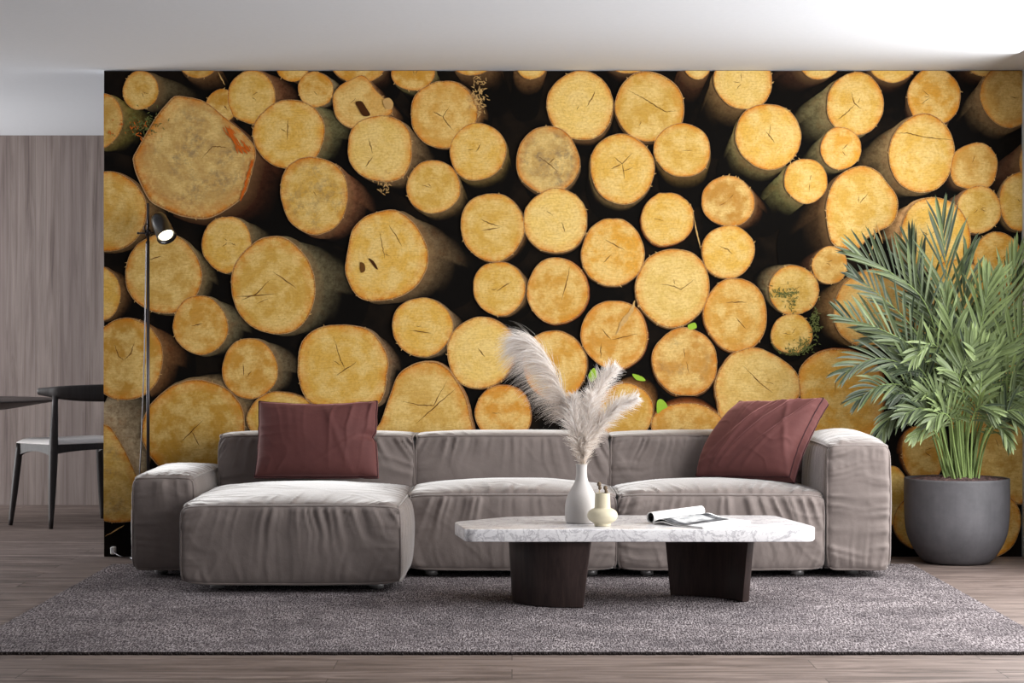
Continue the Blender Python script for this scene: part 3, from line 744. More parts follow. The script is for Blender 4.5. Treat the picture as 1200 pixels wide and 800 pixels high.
# ------------------------------------------------------------------ cushions
def cushion(name, label, BL, BR, TR, TL, thick, gus, seed, back, wr=.008, group=None, notch=None, topsag=.02, pull=None, lean=0):
    """four front corners in world space; back = direction the thickness grows"""
    BL, BR, TR, TL = [np.array(p) for p in (BL, BR, TR, TL)]
    nrm = np.cross(BR-BL, TL-BL); nrm /= np.linalg.norm(nrm)          # towards the camera (-y)
    if nrm[1] > 0: nrm = -nrm
    n = 110; u = np.linspace(0, 1, n); U, V = np.meshgrid(u, u, indexing='ij'); U = U.ravel(); V = V.ravel()
    def surf(U, V):
        su = U*2-1; sv = V*2-1
        P = (BL[None]*((1-U)*(1-V))[:, None]+BR[None]*(U*(1-V))[:, None]+TR[None]*(U*V)[:, None]+TL[None]*((1-U)*V)[:, None])
        up = ((TL-BL)+(TR-BR))/2; up /= np.linalg.norm(up); rt = ((BR-BL)+(TR-TL))/2; rt /= np.linalg.norm(rt)
        # edges curve inwards between the corners
        P -= up[None]*(topsag*(1-su**2)*np.clip(sv, 0, 1)**2)[:, None]
        P -= rt[None]*(.008*(1-sv**2)*su*np.abs(su))[:, None]
        P -= rt[None]*(lean*(1-sv**2)*(1-U)**2)[:, None]
        P -= rt[None]*(lean*.25*(1-sv**2)*(U)**2)[:, None]
        if notch is not None: 
            P -= rt[None]*(.016*np.exp(-((V-notch)/.05)**2)*np.clip(su, 0, 1)**5)[:, None]
        P += rt[None]*(.0025*fbm(V*14, seed, 0, seed+3, 2)*np.abs(su)**6)[:, None]+up[None]*(.0025*fbm(U*14, seed, 1, seed+4, 2)*np.abs(sv)**6)[:, None]
        return P
    W_ = np.linalg.norm(BR-BL); H_ = np.linalg.norm(TL-BL)
    def relief(U, V):
        su = U*2-1; sv = V*2-1
        dome = thick/2*((1-su**2)*(1-sv**2))**.42
        a = U*W_; b = V*H_
        d = face_folds(a, b, W_, H_, seed, wr, freq=10, L=.14, w=(1.5, .15, .6, .7), bow=-.8, micro=.45)
        # dimple where the filling sinks
        d -= .014*np.exp(-(((U-.5)/.16)**2+((V-.9)/.14)**2))
        if notch is not None: d -= .014*np.exp(-(((U-.97)/.12)**2+((V-notch)/.06)**2))
        if pull is not None:
            for (k1, k2, k3, a_) in pull: 
                ln = np.abs(U*k1+V*k2-k3); d += a_*np.exp(-(ln/.03)**2)*np.clip(V, 0, 1)**.3
        return dome+d*np.clip((1-np.maximum(np.abs(su), np.abs(sv)))/.04, 0, 1)
    mb = MB()
    fs = [(i*n+j, (i+1)*n+j, (i+1)*n+j+1, i*n+j+1) for i in range(n-1) for j in range(n-1)]
    Pf = surf(U, V); g = nrm*gus/2
    mb.add(Pf+g+nrm[None]*relief(U, V)[:, None], fs)
    su = U*2-1; sv = V*2-1
    mb.add(Pf-g-nrm[None]*(thick*.4*((1-su**2)*(1-sv**2))**.45)[:, None], [f[::-1] for f in fs])
    t = np.linspace(0, 1, n); loop = np.r_[np.c_[t, t*0], np.c_[t*0+1, t][1:], np.c_[1-t, t*0+1][1:], np.c_[t*0, 1-t][1:-1]]
    E = surf(loop[:, 0], loop[:, 1]); ne = len(E)
    cen = E.mean(0); out = E-cen; out /= np.linalg.norm(out, axis=1)[:, None]
    rows = [E+g*(1-2*q/4.)+out*(.006*math.sin(PI*q/4.)) for q in range(5)]
    V_ = np.concatenate(rows)
    mb.add(V_, [(r*ne+k, (r+1)*ne+k, (r+1)*ne+(k+1) % ne, r*ne+(k+1) % ne) for r in range(4) for k in range(ne)])
    o = mb.build(name, CUSH, None, origin=tuple((BL+BR)/2+nrm*0))
    p = MB(); p.tube([Vector(q) for q in E+g], .0042, 6, closed=True); p.tube([Vector(q) for q in E-g], .0042, 6, closed=True)
    po = p.build('piping', CPIPE, o)
    tag(o, label, 'cushion', group)
    bm = bmesh.new(); bm.from_mesh(o.data); bmesh.ops.recalc_face_normals(bm, faces=bm.faces); bm.to_mesh(o.data); bm.free()
    return o
CB = -.0
cushion('throw_cushion', 'burgundy velvet cushion standing upright on the chaise end of the sofa', W(299, 559, 9.84), W(443, 559, 9.84), W(442, 470.5, 9.925), W(304, 471, 9.925), .19, .03, 5, None, group='burgundy throw cushions', notch=.52, wr=.010, topsag=.016,
        pull=[(1, .25, .80, .004), (.9, -.9, .3, .004)])
cushion('throw_cushion', 'burgundy velvet cushion slumped sideways against the tall right arm of the sofa', W(819, 561, 9.86), W(928, 562, 9.62), W(968, 470, 9.70), W(870, 474, 9.95), .18, .062, 19, None, group='burgundy throw cushions', lean=.05, wr=.009, topsag=.012,
        pull=[(1, -.35, .18, .012), (1, -.55, .22, .011), (1, -.75, .35, .010), (1, -.5, .5, .010), (1, .35, 1.02, .006), (1, -.6, .02, .006)])

# ------------------------------------------------------------------ rug
rug = thing('area_rug', 'large woven mottled grey rug on the floor under the sofa and coffee table', 'rug', (0, 8.56, 0))
RX, RY0, RY1, RT = 1.87, 7.153, 9.985, .012
nx, ny = 374, 283
xs = np.linspace(-RX, RX, nx+1); ys = np.linspace(RY0, RY1, ny+1); GX, GY_ = np.meshgrid(xs, ys, indexing='ij'); GX = GX.ravel(); GY_ = GY_.ravel()
gz = RT-.0035+.0030*vn(GX*75, GY_*42, 0, 3)
fs = [(i*(ny+1)+j, (i+1)*(ny+1)+j, (i+1)*(ny+1)+j+1, i*(ny+1)+j+1) for i in range(nx) for j in range(ny)]
m = MB(); m.add(np.c_[GX, GY_, gz], fs)
m.box((-RX, RY0, .0005), (RX, RY1, RT-.004)); m.build('pile', RUG, rug)
for (y, s) in ((RY0, -1), (RY1, 1)):                # ragged bound front and back edges
    m = MB(); x = -RX; m.box((-RX, y-.0015, .0004), (RX, y+.0015, .0085))
    while x < RX-.012:
        w = random.uniform(.004, .009); l = random.uniform(.003, .013); y1 = y-s*.001
        m.add([(x, y1, .0005), (x+w, y1, .0005), (x+w*.7, y+s*l, .0005), (x+w*.3, y+s*l, .0005), (x, y1, .0085), (x+w, y1, .0085), (x+w*.7, y+s*l, .005), (x+w*.3, y+s*l, .005)],
              [(0,1,2,3), (7,6,5,4), (0,4,5,1), (1,5,6,2), (2,6,7,3), (3,7,4,0)])
        x += w+random.uniform(-.001, .003)
    m.build('edge_binding', RUGEDGE, rug, False)

# ------------------------------------------------------------------ coffee table
tb = thing('coffee_table', 'low coffee table with white marble slab on two curved dark wooden legs', 'coffee table', (.48, 8.6, RT))
TZ0, TZ1 = .272, .322
poly = [(-.180, 8.275), (1.165, 8.275), (1.196, 8.40), (1.10, 8.94), (.32, 8.95), (-.02, 8.87), (-.236, 8.62)]
def round_poly(P, r, seg=6):
    out = []; N = len(P)
    for i in range(N):
        p = Vector(P[i]); a = Vector(P[i-1]); b = Vector(P[(i+1) % N])
        u = (a-p).normalized(); v = (b-p).normalized(); rr = min(r, (a-p).length*.45, (b-p).length*.45)
        s, e = p+u*rr, p+v*rr
        for q in range(seg+1):
            t = q/seg; out.append((1-t)**2*s+2*t*(1-t)*p+t*t*e)
    return out
RP = round_poly(poly, .045)
def prism(P, z0, z1, mb):
    n = len(P); mb.add([(p[0], p[1], z0) for p in P]+[(p[0], p[1], z1) for p in P], [tuple(range(n-1, -1, -1)), tuple(range(n, 2*n))]+[(k, (k+1) % n, n+(k+1) % n, n+k) for k in range(n)])
m = MB(); prism(RP, TZ0, TZ1, m)
o = m.build('tabletop', MARBLE, tb, True, origin=(.48, 8.6, TZ0)); bevel(o, .005, 3, .7)
def shell_leg(ctrl, th, top, side):
    pts = [np.array(p) for p in spline(ctrl, 28)]; Q = np.array(pts); cen = Q.mean(0)
    T = np.gradient(Q, axis=0); T /= np.linalg.norm(T, axis=1)[:, None]; N = np.c_[T[:, 1], -T[:, 0]]*side
    mb = MB(); rows = []
    for (k, z) in ((1., RT+.0005), (1.+(top-1)*.33, .10), (1.+(top-1)*.66, .19), (top, TZ0-.0005)):
        P = cen+(Q-cen)*k; I = P+N*th
        rows.append([(p[0], p[1], z) for p in P]+[(p[0], p[1], z) for p in I[::-1]])
    n = len(rows[0]); V = sum(rows, [])
    fs = [(r*n+k, r*n+(k+1) % n, (r+1)*n+(k+1) % n, (r+1)*n+k) for r in range(3) for k in range(n)]
    h = n//2
    for b in (0, 3*n):
        for k in range(h-1): fs.append((b+k, b+k+1, b+n-2-k, b+n-1-k) if b else (b+n-1-k, b+n-2-k, b+k+1, b+k))
    mb.add(V, fs)
    o = mb.build('leg', DARKWOOD, tb, True, origin=(cen[0], cen[1], RT)); bevel(o, .002, 2, .7)
    bm = bmesh.new(); bm.from_mesh(o.data); bmesh.ops.recalc_face_normals(bm, faces=bm.faces); bm.to_mesh(o.data); bm.free()
    return o
shell_leg([(.03, 8.72), (-.000, 8.56), (.03, 8.45), (.09, 8.375), (.18, 8.33), (.277, 8.315)], .028, 1.16, -1)
shell_leg([(.648, 8.735), (.72, 8.715), (.80, 8.665), (.87, 8.60), (.918, 8.50)], .03, 1.16, -1)

# ------------------------------------------------------------------ vases
def vase(name, label, c, prof, mat, wall=.003):
    m = MB(); zs = spline([(r, z) for r, z in prof], 60)
    P = [(max(0.001, float(r)), float(z)) for r, z in zs]
    inner = [(max(.002, r-wall), z) for r, z in P[::-1] if z > .01]
    m.lathe([(.001, 0)]+P+inner+[(.001, .011)], c, 64)
    o = m.build(name, mat, None, True, origin=c); tag(o, label, 'vase'); return o
vw = W(681.5, 613, 8.57); vc = (vw.x, 8.57, TZ1+.0005)
vase('bottle_vase', 'matt white bottle-shaped vase holding pampas grass on the marble table', vc,
     [(.058, 0), (.0635, .003), (.0655, .02), (.0665, .05), (.0640, .082), (.0555, .112), (.041, .140), (.029, .162), (.0235, .180), (.0215, .200), (.0215, .222), (.0235, .236)], VASEW)
sc = W(706, 617, 8.42); scc = (sc.x, 8.42, TZ1+.0005)
vase('bud_vase', 'small cream vase with round belly and wide neck in front of the white bottle vase', scc,
     [(.030, 0), (.0325, .003), (.0335, .010), (.040, .014), (.053, .024), (.0595, .037), (.0595, .047), (.053, .059), (.041, .067), (.0335, .070), (.0315, .076), (.0305, .10), (.0295, .122), (.0285, .130)], VASEC)
def pod(dx, dy, zt, label):
    x, y, z = scc[0]+dx, scc[1]+dy, scc[2]
    t = thing('dried_seed_stem', label, 'dried stem', (x*.5+scc[0]*.5, scc[1]+dy*.5, z+.012), 'dried stems in the cream vase')
    m = MB(); m.tube([(scc[0]+dx*.4, scc[1]+dy*.4, z+.013), (scc[0]+dx*.8, scc[1]+dy*.8, z+.09), (x, y, z+zt)], .0022, 6); m.build('stalk', REED, t)
    m = MB()
    for (a, b, r) in ((0, .008, .0085), (.003, -.006, .007)):
        cx, cz = x+a, z+zt+b
        pr = [(r*math.sin(PI*q/10.)*(1+.12*math.sin(q*2.)), r*1.15*(1-math.cos(PI*q/10.))-r) for q in range(11)]
        m.lathe([(max(p[0], .0004), p[1]) for p in pr], (cx, y, cz), 12)
    m.build('seed_head', POD, t)
pod(-.013, .0, .155, 'taller brown dried seed stem in the cream vase, left of the pair')
pod(.012, .004, .140, 'shorter brown dried seed stem in the cream vase, right of the pair')

# ------------------------------------------------------------------ pampas grass
def plume(label, pts, start, lens, nst, seed, droop, wdt=.0013, spread=1., sidebias=(0, 0), dense=1., clump=0, group='pampas stems in the white vase'):
    rg = np.random.RandomState(seed)
    p0 = pts[0]
    t = thing('pampas_stem', label, 'dried grass', (vc[0], vc[1], vc[2]+.012), group)
    cur = [np.array(q) for q in spline([tuple(p) for p in pts], 60)]; cur = np.array(cur); n = len(cur)
    m = MB(); m.tube([Vector(c) for c in cur], [.0022-.0014*i/n for i in range(n)], 5); m.build('stalk', REED, t)
    V = []; Fc = []; col = []
    K = 6
    for q in range(nst):
        s = start+(1-start)*rg.rand()**.9
        if clump or q % 3 == 0: s = start+(1-start)*min(.999, (int((s-start)/(1-start)*26)+.5+.16*rg.randn())/26.); s = max(start, s)
        i = s*(n-1); i0 = min(int(i), n-2); P = cur[i0]+(cur[i0+1]-cur[i0])*(i-i0); T = cur[i0+1]-cur[i0]; T /= np.linalg.norm(T)
        rel = (s-start)/(1-start)
        a = rg.rand()*2*PI
        if clump: a = (int(a/(2*PI)*7)+rg.randn()*.13)*2*PI/7+int(s*997)%7
        u = np.cross(T, [0, 1, .01]); u /= np.linalg.norm(u); w = np.cross(T, u)
        env = lens*(math.sin(PI*min(1, .12+rel*.82))**.7)*(.45+.75*rg.rand())*(1+(.35*math.sin(s*83+a*3) if clump else 0))
        D = u*math.cos(a)+w*math.sin(a)
        D = D*spread+T*(.9+.5*rg.rand())+np.array([sidebias[0], 0, sidebias[1]])*(.5+rg.rand()); D /= np.linalg.norm(D)
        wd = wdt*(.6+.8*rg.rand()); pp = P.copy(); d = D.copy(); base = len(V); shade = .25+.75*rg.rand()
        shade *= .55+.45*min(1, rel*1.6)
        sd = np.cross(d, rg.randn(3)); sd /= np.linalg.norm(sd)+1e-9
        for k in range(K):
            tt = k/(K-1.); ww = wd*(1-tt*.8)*(1 if k else .5)
            V.append(pp+sd*ww); V.append(pp-sd*ww); col += [(shade, 0, 0, 1)]*2
            d = d+np.array([sidebias[0]*.12, 0, -droop*(.5+tt)])*(1+.3*rg.randn())+rg.randn(3)*.10; d /= np.linalg.norm(d)
            pp = pp+d*env/(K-1)
        for k in range(K-1): Fc.append((base+2*k, base+2*k+1, base+2*k+3, base+2*k+2))
    o = mesh_obj('plume', V, Fc, PLUME, t, True)
    at = o.data.attributes.new('lf', 'FLOAT_COLOR', 'POINT'); at.data.foreach_set('color', np.array(col, np.float32).ravel())
    tag(o, kind='stuff')
nz = (vc[0], vc[1], vc[2]+.013); nk = (vc[0]+.004, vc[1], vc[2]+.233)
def PW(px, py, d): return tuple(W(px, py, d))
plume('tall pampas plume arching to the upper left with long drooping hairs', [(nz[0]+.01, nz[1], nz[2]), (nk[0]-.004, nk[1], nk[2]), PW(672, 500, 8.57), PW(660, 462, 8.58), PW(645, 428, 8.59), PW(627, 404, 8.60), PW(612, 398, 8.60)], .36, .185, 3600, 1, .26, .0011, sidebias=(-.9, .05))
plume('upright pampas plume in the middle leaning to the right', [(nz[0]-.008, nz[1]+.004, nz[2]), (nk[0]+.001, nk[1]+.006, nk[2]), PW(688, 500, 8.58), PW(696, 470, 8.59), PW(708, 445, 8.60), PW(721, 431, 8.6)], .24, .072, 3200, 2, .03, .0013, clump=1)
plume('pampas plume at the right leaning low over the cream vase', [(nz[0]-.012, nz[1]-.006, nz[2]), (nk[0]+.003, nk[1]-.007, nk[2]), PW(694, 515, 8.55), PW(708, 492, 8.53), PW(726, 475, 8.52), PW(746, 466, 8.52)], .24, .066, 2900, 3, .03, .0013, clump=1)
plume('short fluffy pampas plume low in the bunch beside the arching one', [(nz[0]+.006, nz[1]-.008, nz[2]), (nk[0]-.006, nk[1]-.004, nk[2]), PW(677, 515, 8.53), PW(673, 490, 8.52), PW(672, 465, 8.53)], .26, .075, 2500, 4, .03, .0013, clump=1)
plume('short dense pampas plume at the centre just above the vase neck', [(nz[0], nz[1]+.009, nz[2]), (nk[0]+.003, nk[1]+.0, nk[2]), PW(686, 515, 8.53), PW(690, 490, 8.53), PW(692, 462, 8.53)], .22, .078, 2500, 6, .03, .0013, clump=1)

# ------------------------------------------------------------------ magazine
e1 = Vector((.568, .823, 0)).normalized(); e2 = Vector((.635, -.772, 0)).normalized()
org = Vector((.552, 8.515, TZ1+.0008)); LV = .41
mag = thing('magazine', 'open magazine with one side rolled back lying on the marble table', 'magazine', org)
def sheet(prof, th, name, mat, parent, v0=0., v1=LV, skew=0):
    m = MB(); P = [Vector((a, b)) for a, b in prof]; n = len(P); V = []
    NV = 12
    for j in range(NV+1):
        v = v0+(v1-v0)*j/NV
        for i, p in enumerate(P):
            tng = (P[min(i+1, n-1)]-P[max(i-1, 0)]).normalized(); nn = Vector((-tng.y, tng.x))
            for q in (p, p+nn*th):
                V.append(org+e2*q.x+e1*(v+skew*q.x)+Vector((0, 0, q.y)))
    w = 2*n; fs = []
    for j in range(NV):
        for i in range(n-1):
            a = j*w+2*i; b = a+w
            fs += [(a, a+2, b+2, b), (a+1, b+1, b+3, a+3)]
        for i in (0, n-1):
            a = j*w+2*i; fs.append((a, a+1, a+w+1, a+w))
    for j in (0, NV):
        for i in range(n-1):
            a = j*w+2*i; fs.append((a, a+1, a+3, a+2))
    m.add(V, fs); o = m.build(name, mat, parent, True)
    bm = bmesh.new(); bm.from_mesh(o.data); bmesh.ops.recalc_face_normals(bm, faces=bm.faces); bm.to_mesh(o.data); bm.free()
    uu = o.data.attributes.new('puv', 'FLOAT_VECTOR', 'POINT'); vals = []
    for j in range(NV+1):
        for i in range(n): vals += [((i)/(n-1.), j/float(NV), 0)]*2
    uu.data.foreach_set('vector', np.array(vals, np.float32).ravel())
    return o
rr = .024
roll = [(rr*math.cos(a), rr+.0008+rr*math.sin(a)) for a in np.linspace(-.3*PI, 1.62*PI, 40)]
sheet([(x_*.93, z_*.93+.001) for x_, z_ in roll], .0016, 'rolled_pages', PAPER, mag)
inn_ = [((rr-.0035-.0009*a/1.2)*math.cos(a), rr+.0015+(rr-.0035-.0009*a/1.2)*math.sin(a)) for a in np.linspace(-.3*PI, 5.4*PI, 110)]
sheet([(x_*.93, z_*.93+.001) for x_, z_ in inn_], .0008, 'roll_shade_spiral', simple('painted_roll_shade', srgb(14, 14, 16), .8, .1, 10), mag, .006, LV-.006)  # near-black spiral added to paint the shade inside the hollow roll
flat = [(.012, .001), (.03, .012), (.05, .020), (.075, .021), (.10, .016), (.13, .010), (.16, .0075), (.20, .006), (.25, .005), (.30, .0045)]
sheet([tuple(q) for q in spline(flat, 40)], .0015, 'printed_page', PRINT, mag, .0, LV*.92)
blk = [(.02, .000), (.05, .0095), (.075, .0105), (.10, .0075), (.13, .003), (.17, .0012), (.23, .001), (.302, .001)]
sheet([tuple(q) for q in spline(blk, 36)], .0028, 'page_block', PAPER, mag, -.004, LV*.93)

# ------------------------------------------------------------------ floor lamp
LX, LY = -1.757, 10.30
lamp = thing('floor_lamp', 'slim dark floor lamp with lit black spot head behind the left arm of the sofa', 'floor lamp', (LX, LY, 0))
def lz(py): return H-(py-400)/F*LY
m = MB(); m.lathe([(.001, 0), (.085, 0), (.088, .004), (.088, .011), (.083, .015), (.012, .016), (.010, .03), (.001, .031)], (LX, LY, 0), 48); m.build('base', DKMETAL, lamp)
m = MB(); m.tube([(LX, LY, .016), (LX, LY, lz(282))], .0078, 14); m.tube([(LX, LY, lz(282)), (LX, LY, lz(238))], .0065, 14)
m.build('pole', DKMETAL, lamp)
m = MB(); zc = lz(273.2)
m.lathe([(.001, -.012), (.014, -.012), (.014, .014), (.011, .018), (.001, .018)], (LX, LY, zc), 20)
m.tube([(LX-.052, LY-.004, zc), (LX+.035, LY-.004, zc)], .0042, 10); m.tube([(LX-.052, LY-.004, zc), (LX-.044, LY-.004, zc)], .006, 10)
m.tube([(LX-.010, LY-.010, zc), (LX-.018, LY-.010, zc+.03), (LX-.006, LY-.012, zc+.045), (LX+.010, LY-.012, zc+.035)], .003, 8)
m.build('clamp', DKMETAL, lamp)
hp = W(190, 265.5, LY-.06)
ax = Vector((.40, -.58, -.71)).normalized()
zax = ax; xax = zax.orthogonal().normalized(); yax = zax.cross(xax)
R3 = Matrix((xax, yax, zax)).transposed()
m = MB(); ln = .07
m.lathe([(.001, -ln-.012), (.018, -ln-.010), (.032, -ln), (.0385, -ln+.016), (.041, -.02), (.047, ln), (.049, ln+.003), (.046, ln+.003), (.036, ln-.012), (.035, ln-.02), (.001, ln-.02)], hp, 40, axis=R3)
hd = m.build('lamp_head', BLACKM, lamp, origin=tuple(hp))
m = MB(); m.lathe([(.001, ln-.004), (.02, ln-.005), (.0345, ln-.010), (.0345, ln-.016), (.001, ln-.018)], hp, 32, axis=R3); m.build('bulb', BULB, hd)
m = MB(); m.tube([(LX+.03, LY-.004, zc), hp-Vector((.03, -.02, .0))], .005, 8); m.build('arm', DKMETAL, lamp)
m = MB(); pts = [W(171.5, 283, LY-.02), W(170.5, 330, LY-.02), W(169.5, 400, LY-.02), W(168, 450, LY-.015), W(165.5, 520, LY-.01), W(163.5, 560, LY-.01), W(162.5, 620, LY), Vector((LX-.035, LY+.0, .045)), Vector((LX-.03, LY+.05, .008)),
     Vector((LX-.11, LY+.03, .006)), Vector((-1.89, LY+.02, .010)), Vector((-1.925, LY+.05, .022)), Vector((-1.945, LY+.070, .035))]
m.tube([Vector(q) for q in spline([tuple(p) for p in pts], 120)], .0031, 6); m.build('power_cord', METAL, lamp)
m = MB(); m.box((-1.952, LY+.062, .016), (-1.928, LY+.100, .052)); o = m.build('plug_adapter', PLASTICW, lamp, False); bevel(o, .006, 3)

# ------------------------------------------------------------------ dining chair and table
ch = thing('dining_chair', 'dark wooden dining chair with curved top rail and pale grey seat in the left corner', 'chair', (-2.5, 12.2, 0))
def G(x, y, z): return Vector((x, y, z))
FLg = (-2.868, 12.2); RLg = (-2.584, 11.955); FRg = (-2.43, 12.66); RRg = (-2.146, 12.415)
cx_ = (FLg[0]+RRg[0])/2; cy_ = (FLg[1]+RRg[1])/2
def leg(b, zt, inn, r0=.0125, r1=.021, r2=.018, rise=None):
    m = MB(); top = (b[0]+(cx_-b[0])*inn, b[1]+(cy_-b[1])*inn)
    N = 14; pts = []; rs = []
    for i in range(N+1):
        t = i/N; z = zt*t; k = t
        pts.append(G(b[0]+(top[0]-b[0])*k, b[1]+(top[1]-b[1])*k, z))
        rs.append(r0+(r1-r0)*math.sin(min(1, t/.62)*PI/2) if t < .62 else r1+(r2-r1)*(t-.62)/.38)
    m.tube(pts, rs, 14); m.build('leg', CHAIRWOOD, ch, origin=(b[0], b[1], 0)); return top
SZ = .468
tFL = leg(FLg, SZ+.0, .14, r2=.021); tFR = leg(FRg, SZ+.0, .14, r2=.021)
tRL = leg(RLg, .745, .16, r1=.026, r2=.016); tRR = leg(RRg, .745, .16, r1=.026, r2=.016)
def lerp(a, b, t): return (a[0]+(b[0]-a[0])*t, a[1]+(b[1]-a[1])*t)
sRL = lerp(RLg, tRL, SZ/.745); sRR = lerp(RRg, tRR, SZ/.745)
def rail(a, b, arch=.03, h=.062, n=16, th=.011):
    m = MB(); V = []; d = Vector((b[0]-a[0], b[1]-a[1], 0)).normalized(); nn = Vector((-d.y, d.x, 0))*th
    for i in range(n+1):
        t = i/n; p = lerp(a, b, t); lo = SZ-h+arch*math.sin(PI*t)**.6 if 0 < t < 1 else SZ-h
        for s in (-1, 1):
            for z in (lo, SZ): V.append((p[0]+s*nn.x, p[1]+s*nn.y, z))
    fs = [(0, 1, 3, 2), (4*n, 4*n+2, 4*n+3, 4*n+1)]
    for i in range(n):
        a_ = 4*i; b_ = a_+4; fs += [(a_, b_, b_+1, a_+1), (a_+2, a_+3, b_+3, b_+2), (a_+1, b_+1, b_+3, a_+3), (a_, a_+2, b_+2, b_)]
    m.add(V, fs); m.build('seat_rail', CHAIRWOOD, ch, False)
rail(tFL, sRL, .035, .075); rail(sRL, sRR, .02, .055); rail(tFR, sRR, .035, .075); rail(tFL, tFR, .02, .055)
# seat pad
cs = [tFL, sRL, sRR, tFR]; cc = (sum(p[0] for p in cs)/4, sum(p[1] for p in cs)/4)
big = [lerp(cc, p, 1.06) for p in cs]; m = MB(); N = 24; top = []; V = []; 
for i in range(N+1):
    for j in range(N+1):
        u, v = i/N, j/N; p = lerp(lerp(big[0], big[1], u), lerp(big[3], big[2], u), v)
        su, sv = 2*u-1, 2*v-1; e = (1-su**8)*(1-sv**8)
        V.append((p[0], p[1], SZ+.006+.030*e**.5-.010*(1-su**2)*(1-sv**2)))
nb = (N+1)**2
V += [(x_, y_, SZ+.001) for (x_, y_, z_) in V[:nb]]
fs = [(i*(N+1)+j, (i+1)*(N+1)+j, (i+1)*(N+1)+j+1, i*(N+1)+j+1) for i in range(N) for j in range(N)]
fs2 = [tuple(nb+q for q in f[::-1]) for f in fs]
bd = [(i, 0) for i in range(N)]+[(N, j) for j in range(N)]+[(i, N) for i in range(N, 0, -1)]+[(0, j) for j in range(N, 0, -1)]
ids = [i*(N+1)+j for i, j in bd]; fs3 = [(ids[k], ids[(k+1) % len(ids)], nb+ids[(k+1) % len(ids)], nb+ids[k]) for k in range(len(ids))]
m.add(V, fs+fs2+fs3); so = m.build('seat', CHAIRSEAT, ch)
bm = bmesh.new(); bm.from_mesh(so.data); bmesh.ops.recalc_face_normals(bm, faces=bm.faces); bm.to_mesh(so.data); bm.free()
# top rail: sweeps from in front of the near post round the back to the far post
fw = (Vector((FLg[0]-RLg[0], FLg[1]-RLg[1], 0))).normalized(); ac = Vector((RRg[0]-RLg[0], RRg[1]-RLg[1], 0)).normalized()
A = Vector((tRL[0], tRL[1], 0)); B = Vector((tRR[0], tRR[1], 0)); span = (B-A).length
ctl = [A+fw*.11-ac*.035, A+fw*.04-ac*.012, A-fw*.03+ac*.02, A-fw*.09+ac*span*.22, A-fw*.125+ac*span*.5, A-fw*.09+ac*span*.78, A-fw*.03+ac*(span-.02), A+fw*.04+ac*(span+.012), A+fw*.11+ac*(span+.035)]
cv = [Vector(q) for q in spline([tuple(q) for q in ctl], 64)]; n = len(cv); m = MB(); V = []; K = 12
for i, p in enumerate(cv):
    t = i/(n-1.); T = (cv[min(i+1, n-1)]-cv[max(i-1, 0)]).normalized(); N_ = Vector((-T.y, T.x, 0)); w_ = math.sin(PI*t)**1.3
    hh = .019+.030*w_; th_ = .014-.003*w_; zc_ = .768-.010*w_
    if i in (0, n-1): hh *= .75; th_ *= .7
    for k in range(K):
        a = 2*PI*k/K; V.append(p+N_*th_*math.cos(a)+Vector((0, 0, zc_+hh*math.copysign(abs(math.sin(a))**.7, math.sin(a)))))
fs = [(i*K+k, i*K+(k+1) % K, (i+1)*K+(k+1) % K, (i+1)*K+k) for i in range(n-1) for k in range(K)]+[tuple(range(K-1, -1, -1)), tuple((n-1)*K+k for k in range(K))]
m.add(V, fs); m.build('top_rail', CHAIRWOOD, ch)

dt = thing('dining_table', 'dark dining table with thin rounded edge, in front of the curved-back chair', 'dining table', (-3.37, 12.45, 0))
zt = H-(467.5-400)/F*12.45
m = MB(); m.lathe([(.001, zt-.062), (.42, zt-.060), (.48, zt-.050), (.705, zt-.012), (.712, zt-.006), (.708, zt), (.001, zt)], (-3.37, 12.45, 0), 96); o = m.build('tabletop', TABLEWOOD, dt, True)
bevel(o, .001, 1, .5)
m = MB(); m.lathe([(.001, 0), (.30, 0), (.30, .012), (.10, .03), (.05, .08), (.045, .4), (.07, zt-.09), (.12, zt-.0615), (.001, zt-.0615)], (-3.37, 12.45, 0), 48); m.build('pedestal', CHAIRWOOD, dt)

# ------------------------------------------------------------------ potted palm
PX, PY = 2.112, 10.13
palm = thing('potted_palm', 'tall leafy palm in a dark grey round planter at the right end of the mural', 'potted plant', (PX, PY, 0))
m = MB(); pr = spline([(.135, .004), (.152, .006), (.178, .030), (.212, .082), (.236, .145), (.2455, .22), (.2475, .30), (.247, .392)], 60)
P_ = [(float(a), float(b)) for a, b in pr]
m.lathe([(.001, 0), (.13, 0)]+P_+[(.2475, .400), (.244, .4035), (.238, .403), (.2345, .398), (.233, .36), (.001, .355)], (PX, PY, 0), 96); m.build('planter', POT, palm)
m = MB(); V = []; N = 60
for i in range(N+1):
    for k in range(72):
        r = .232*i/N; a = 2*PI*k/72; x_, y_ = PX+r*math.cos(a), PY+r*math.sin(a)
        z_ = .392+.016*(1-(i/N)**2)+.012*float(0)
        V.append((x_, y_, z_))
V = np.array(V); V[:, 2] += .016*fbm(V[:, 0]*45, V[:, 1]*45, 0, 9, 3)+.01*(vn(V[:, 0]*110, V[:, 1]*110, 0, 8)-.5)
m.add(V, [(i*72+k, i*72+(k+1) % 72, (i+1)*72+(k+1) % 72, (i+1)*72+k) for i in range(N) for k in range(72)]); so = m.build('soil', SOIL, palm)
bm = bmesh.new(); bm.from_mesh(so.data); bmesh.ops.remove_doubles(bm, verts=bm.verts, dist=1e-5); bmesh.ops.recalc_face_normals(bm, faces=bm.faces); bm.to_mesh(so.data); bm.free()
prg = np.random.RandomState(12)
def clampv(p):
    x, y, z = p
    if x > 2.36: x = 2.36+.115*(1-math.exp(-(x-2.36)/.115))
    if y > 10.28: y = 10.28+.105*(1-math.exp(-(y-10.28)/.105))
    return (x, y, z)
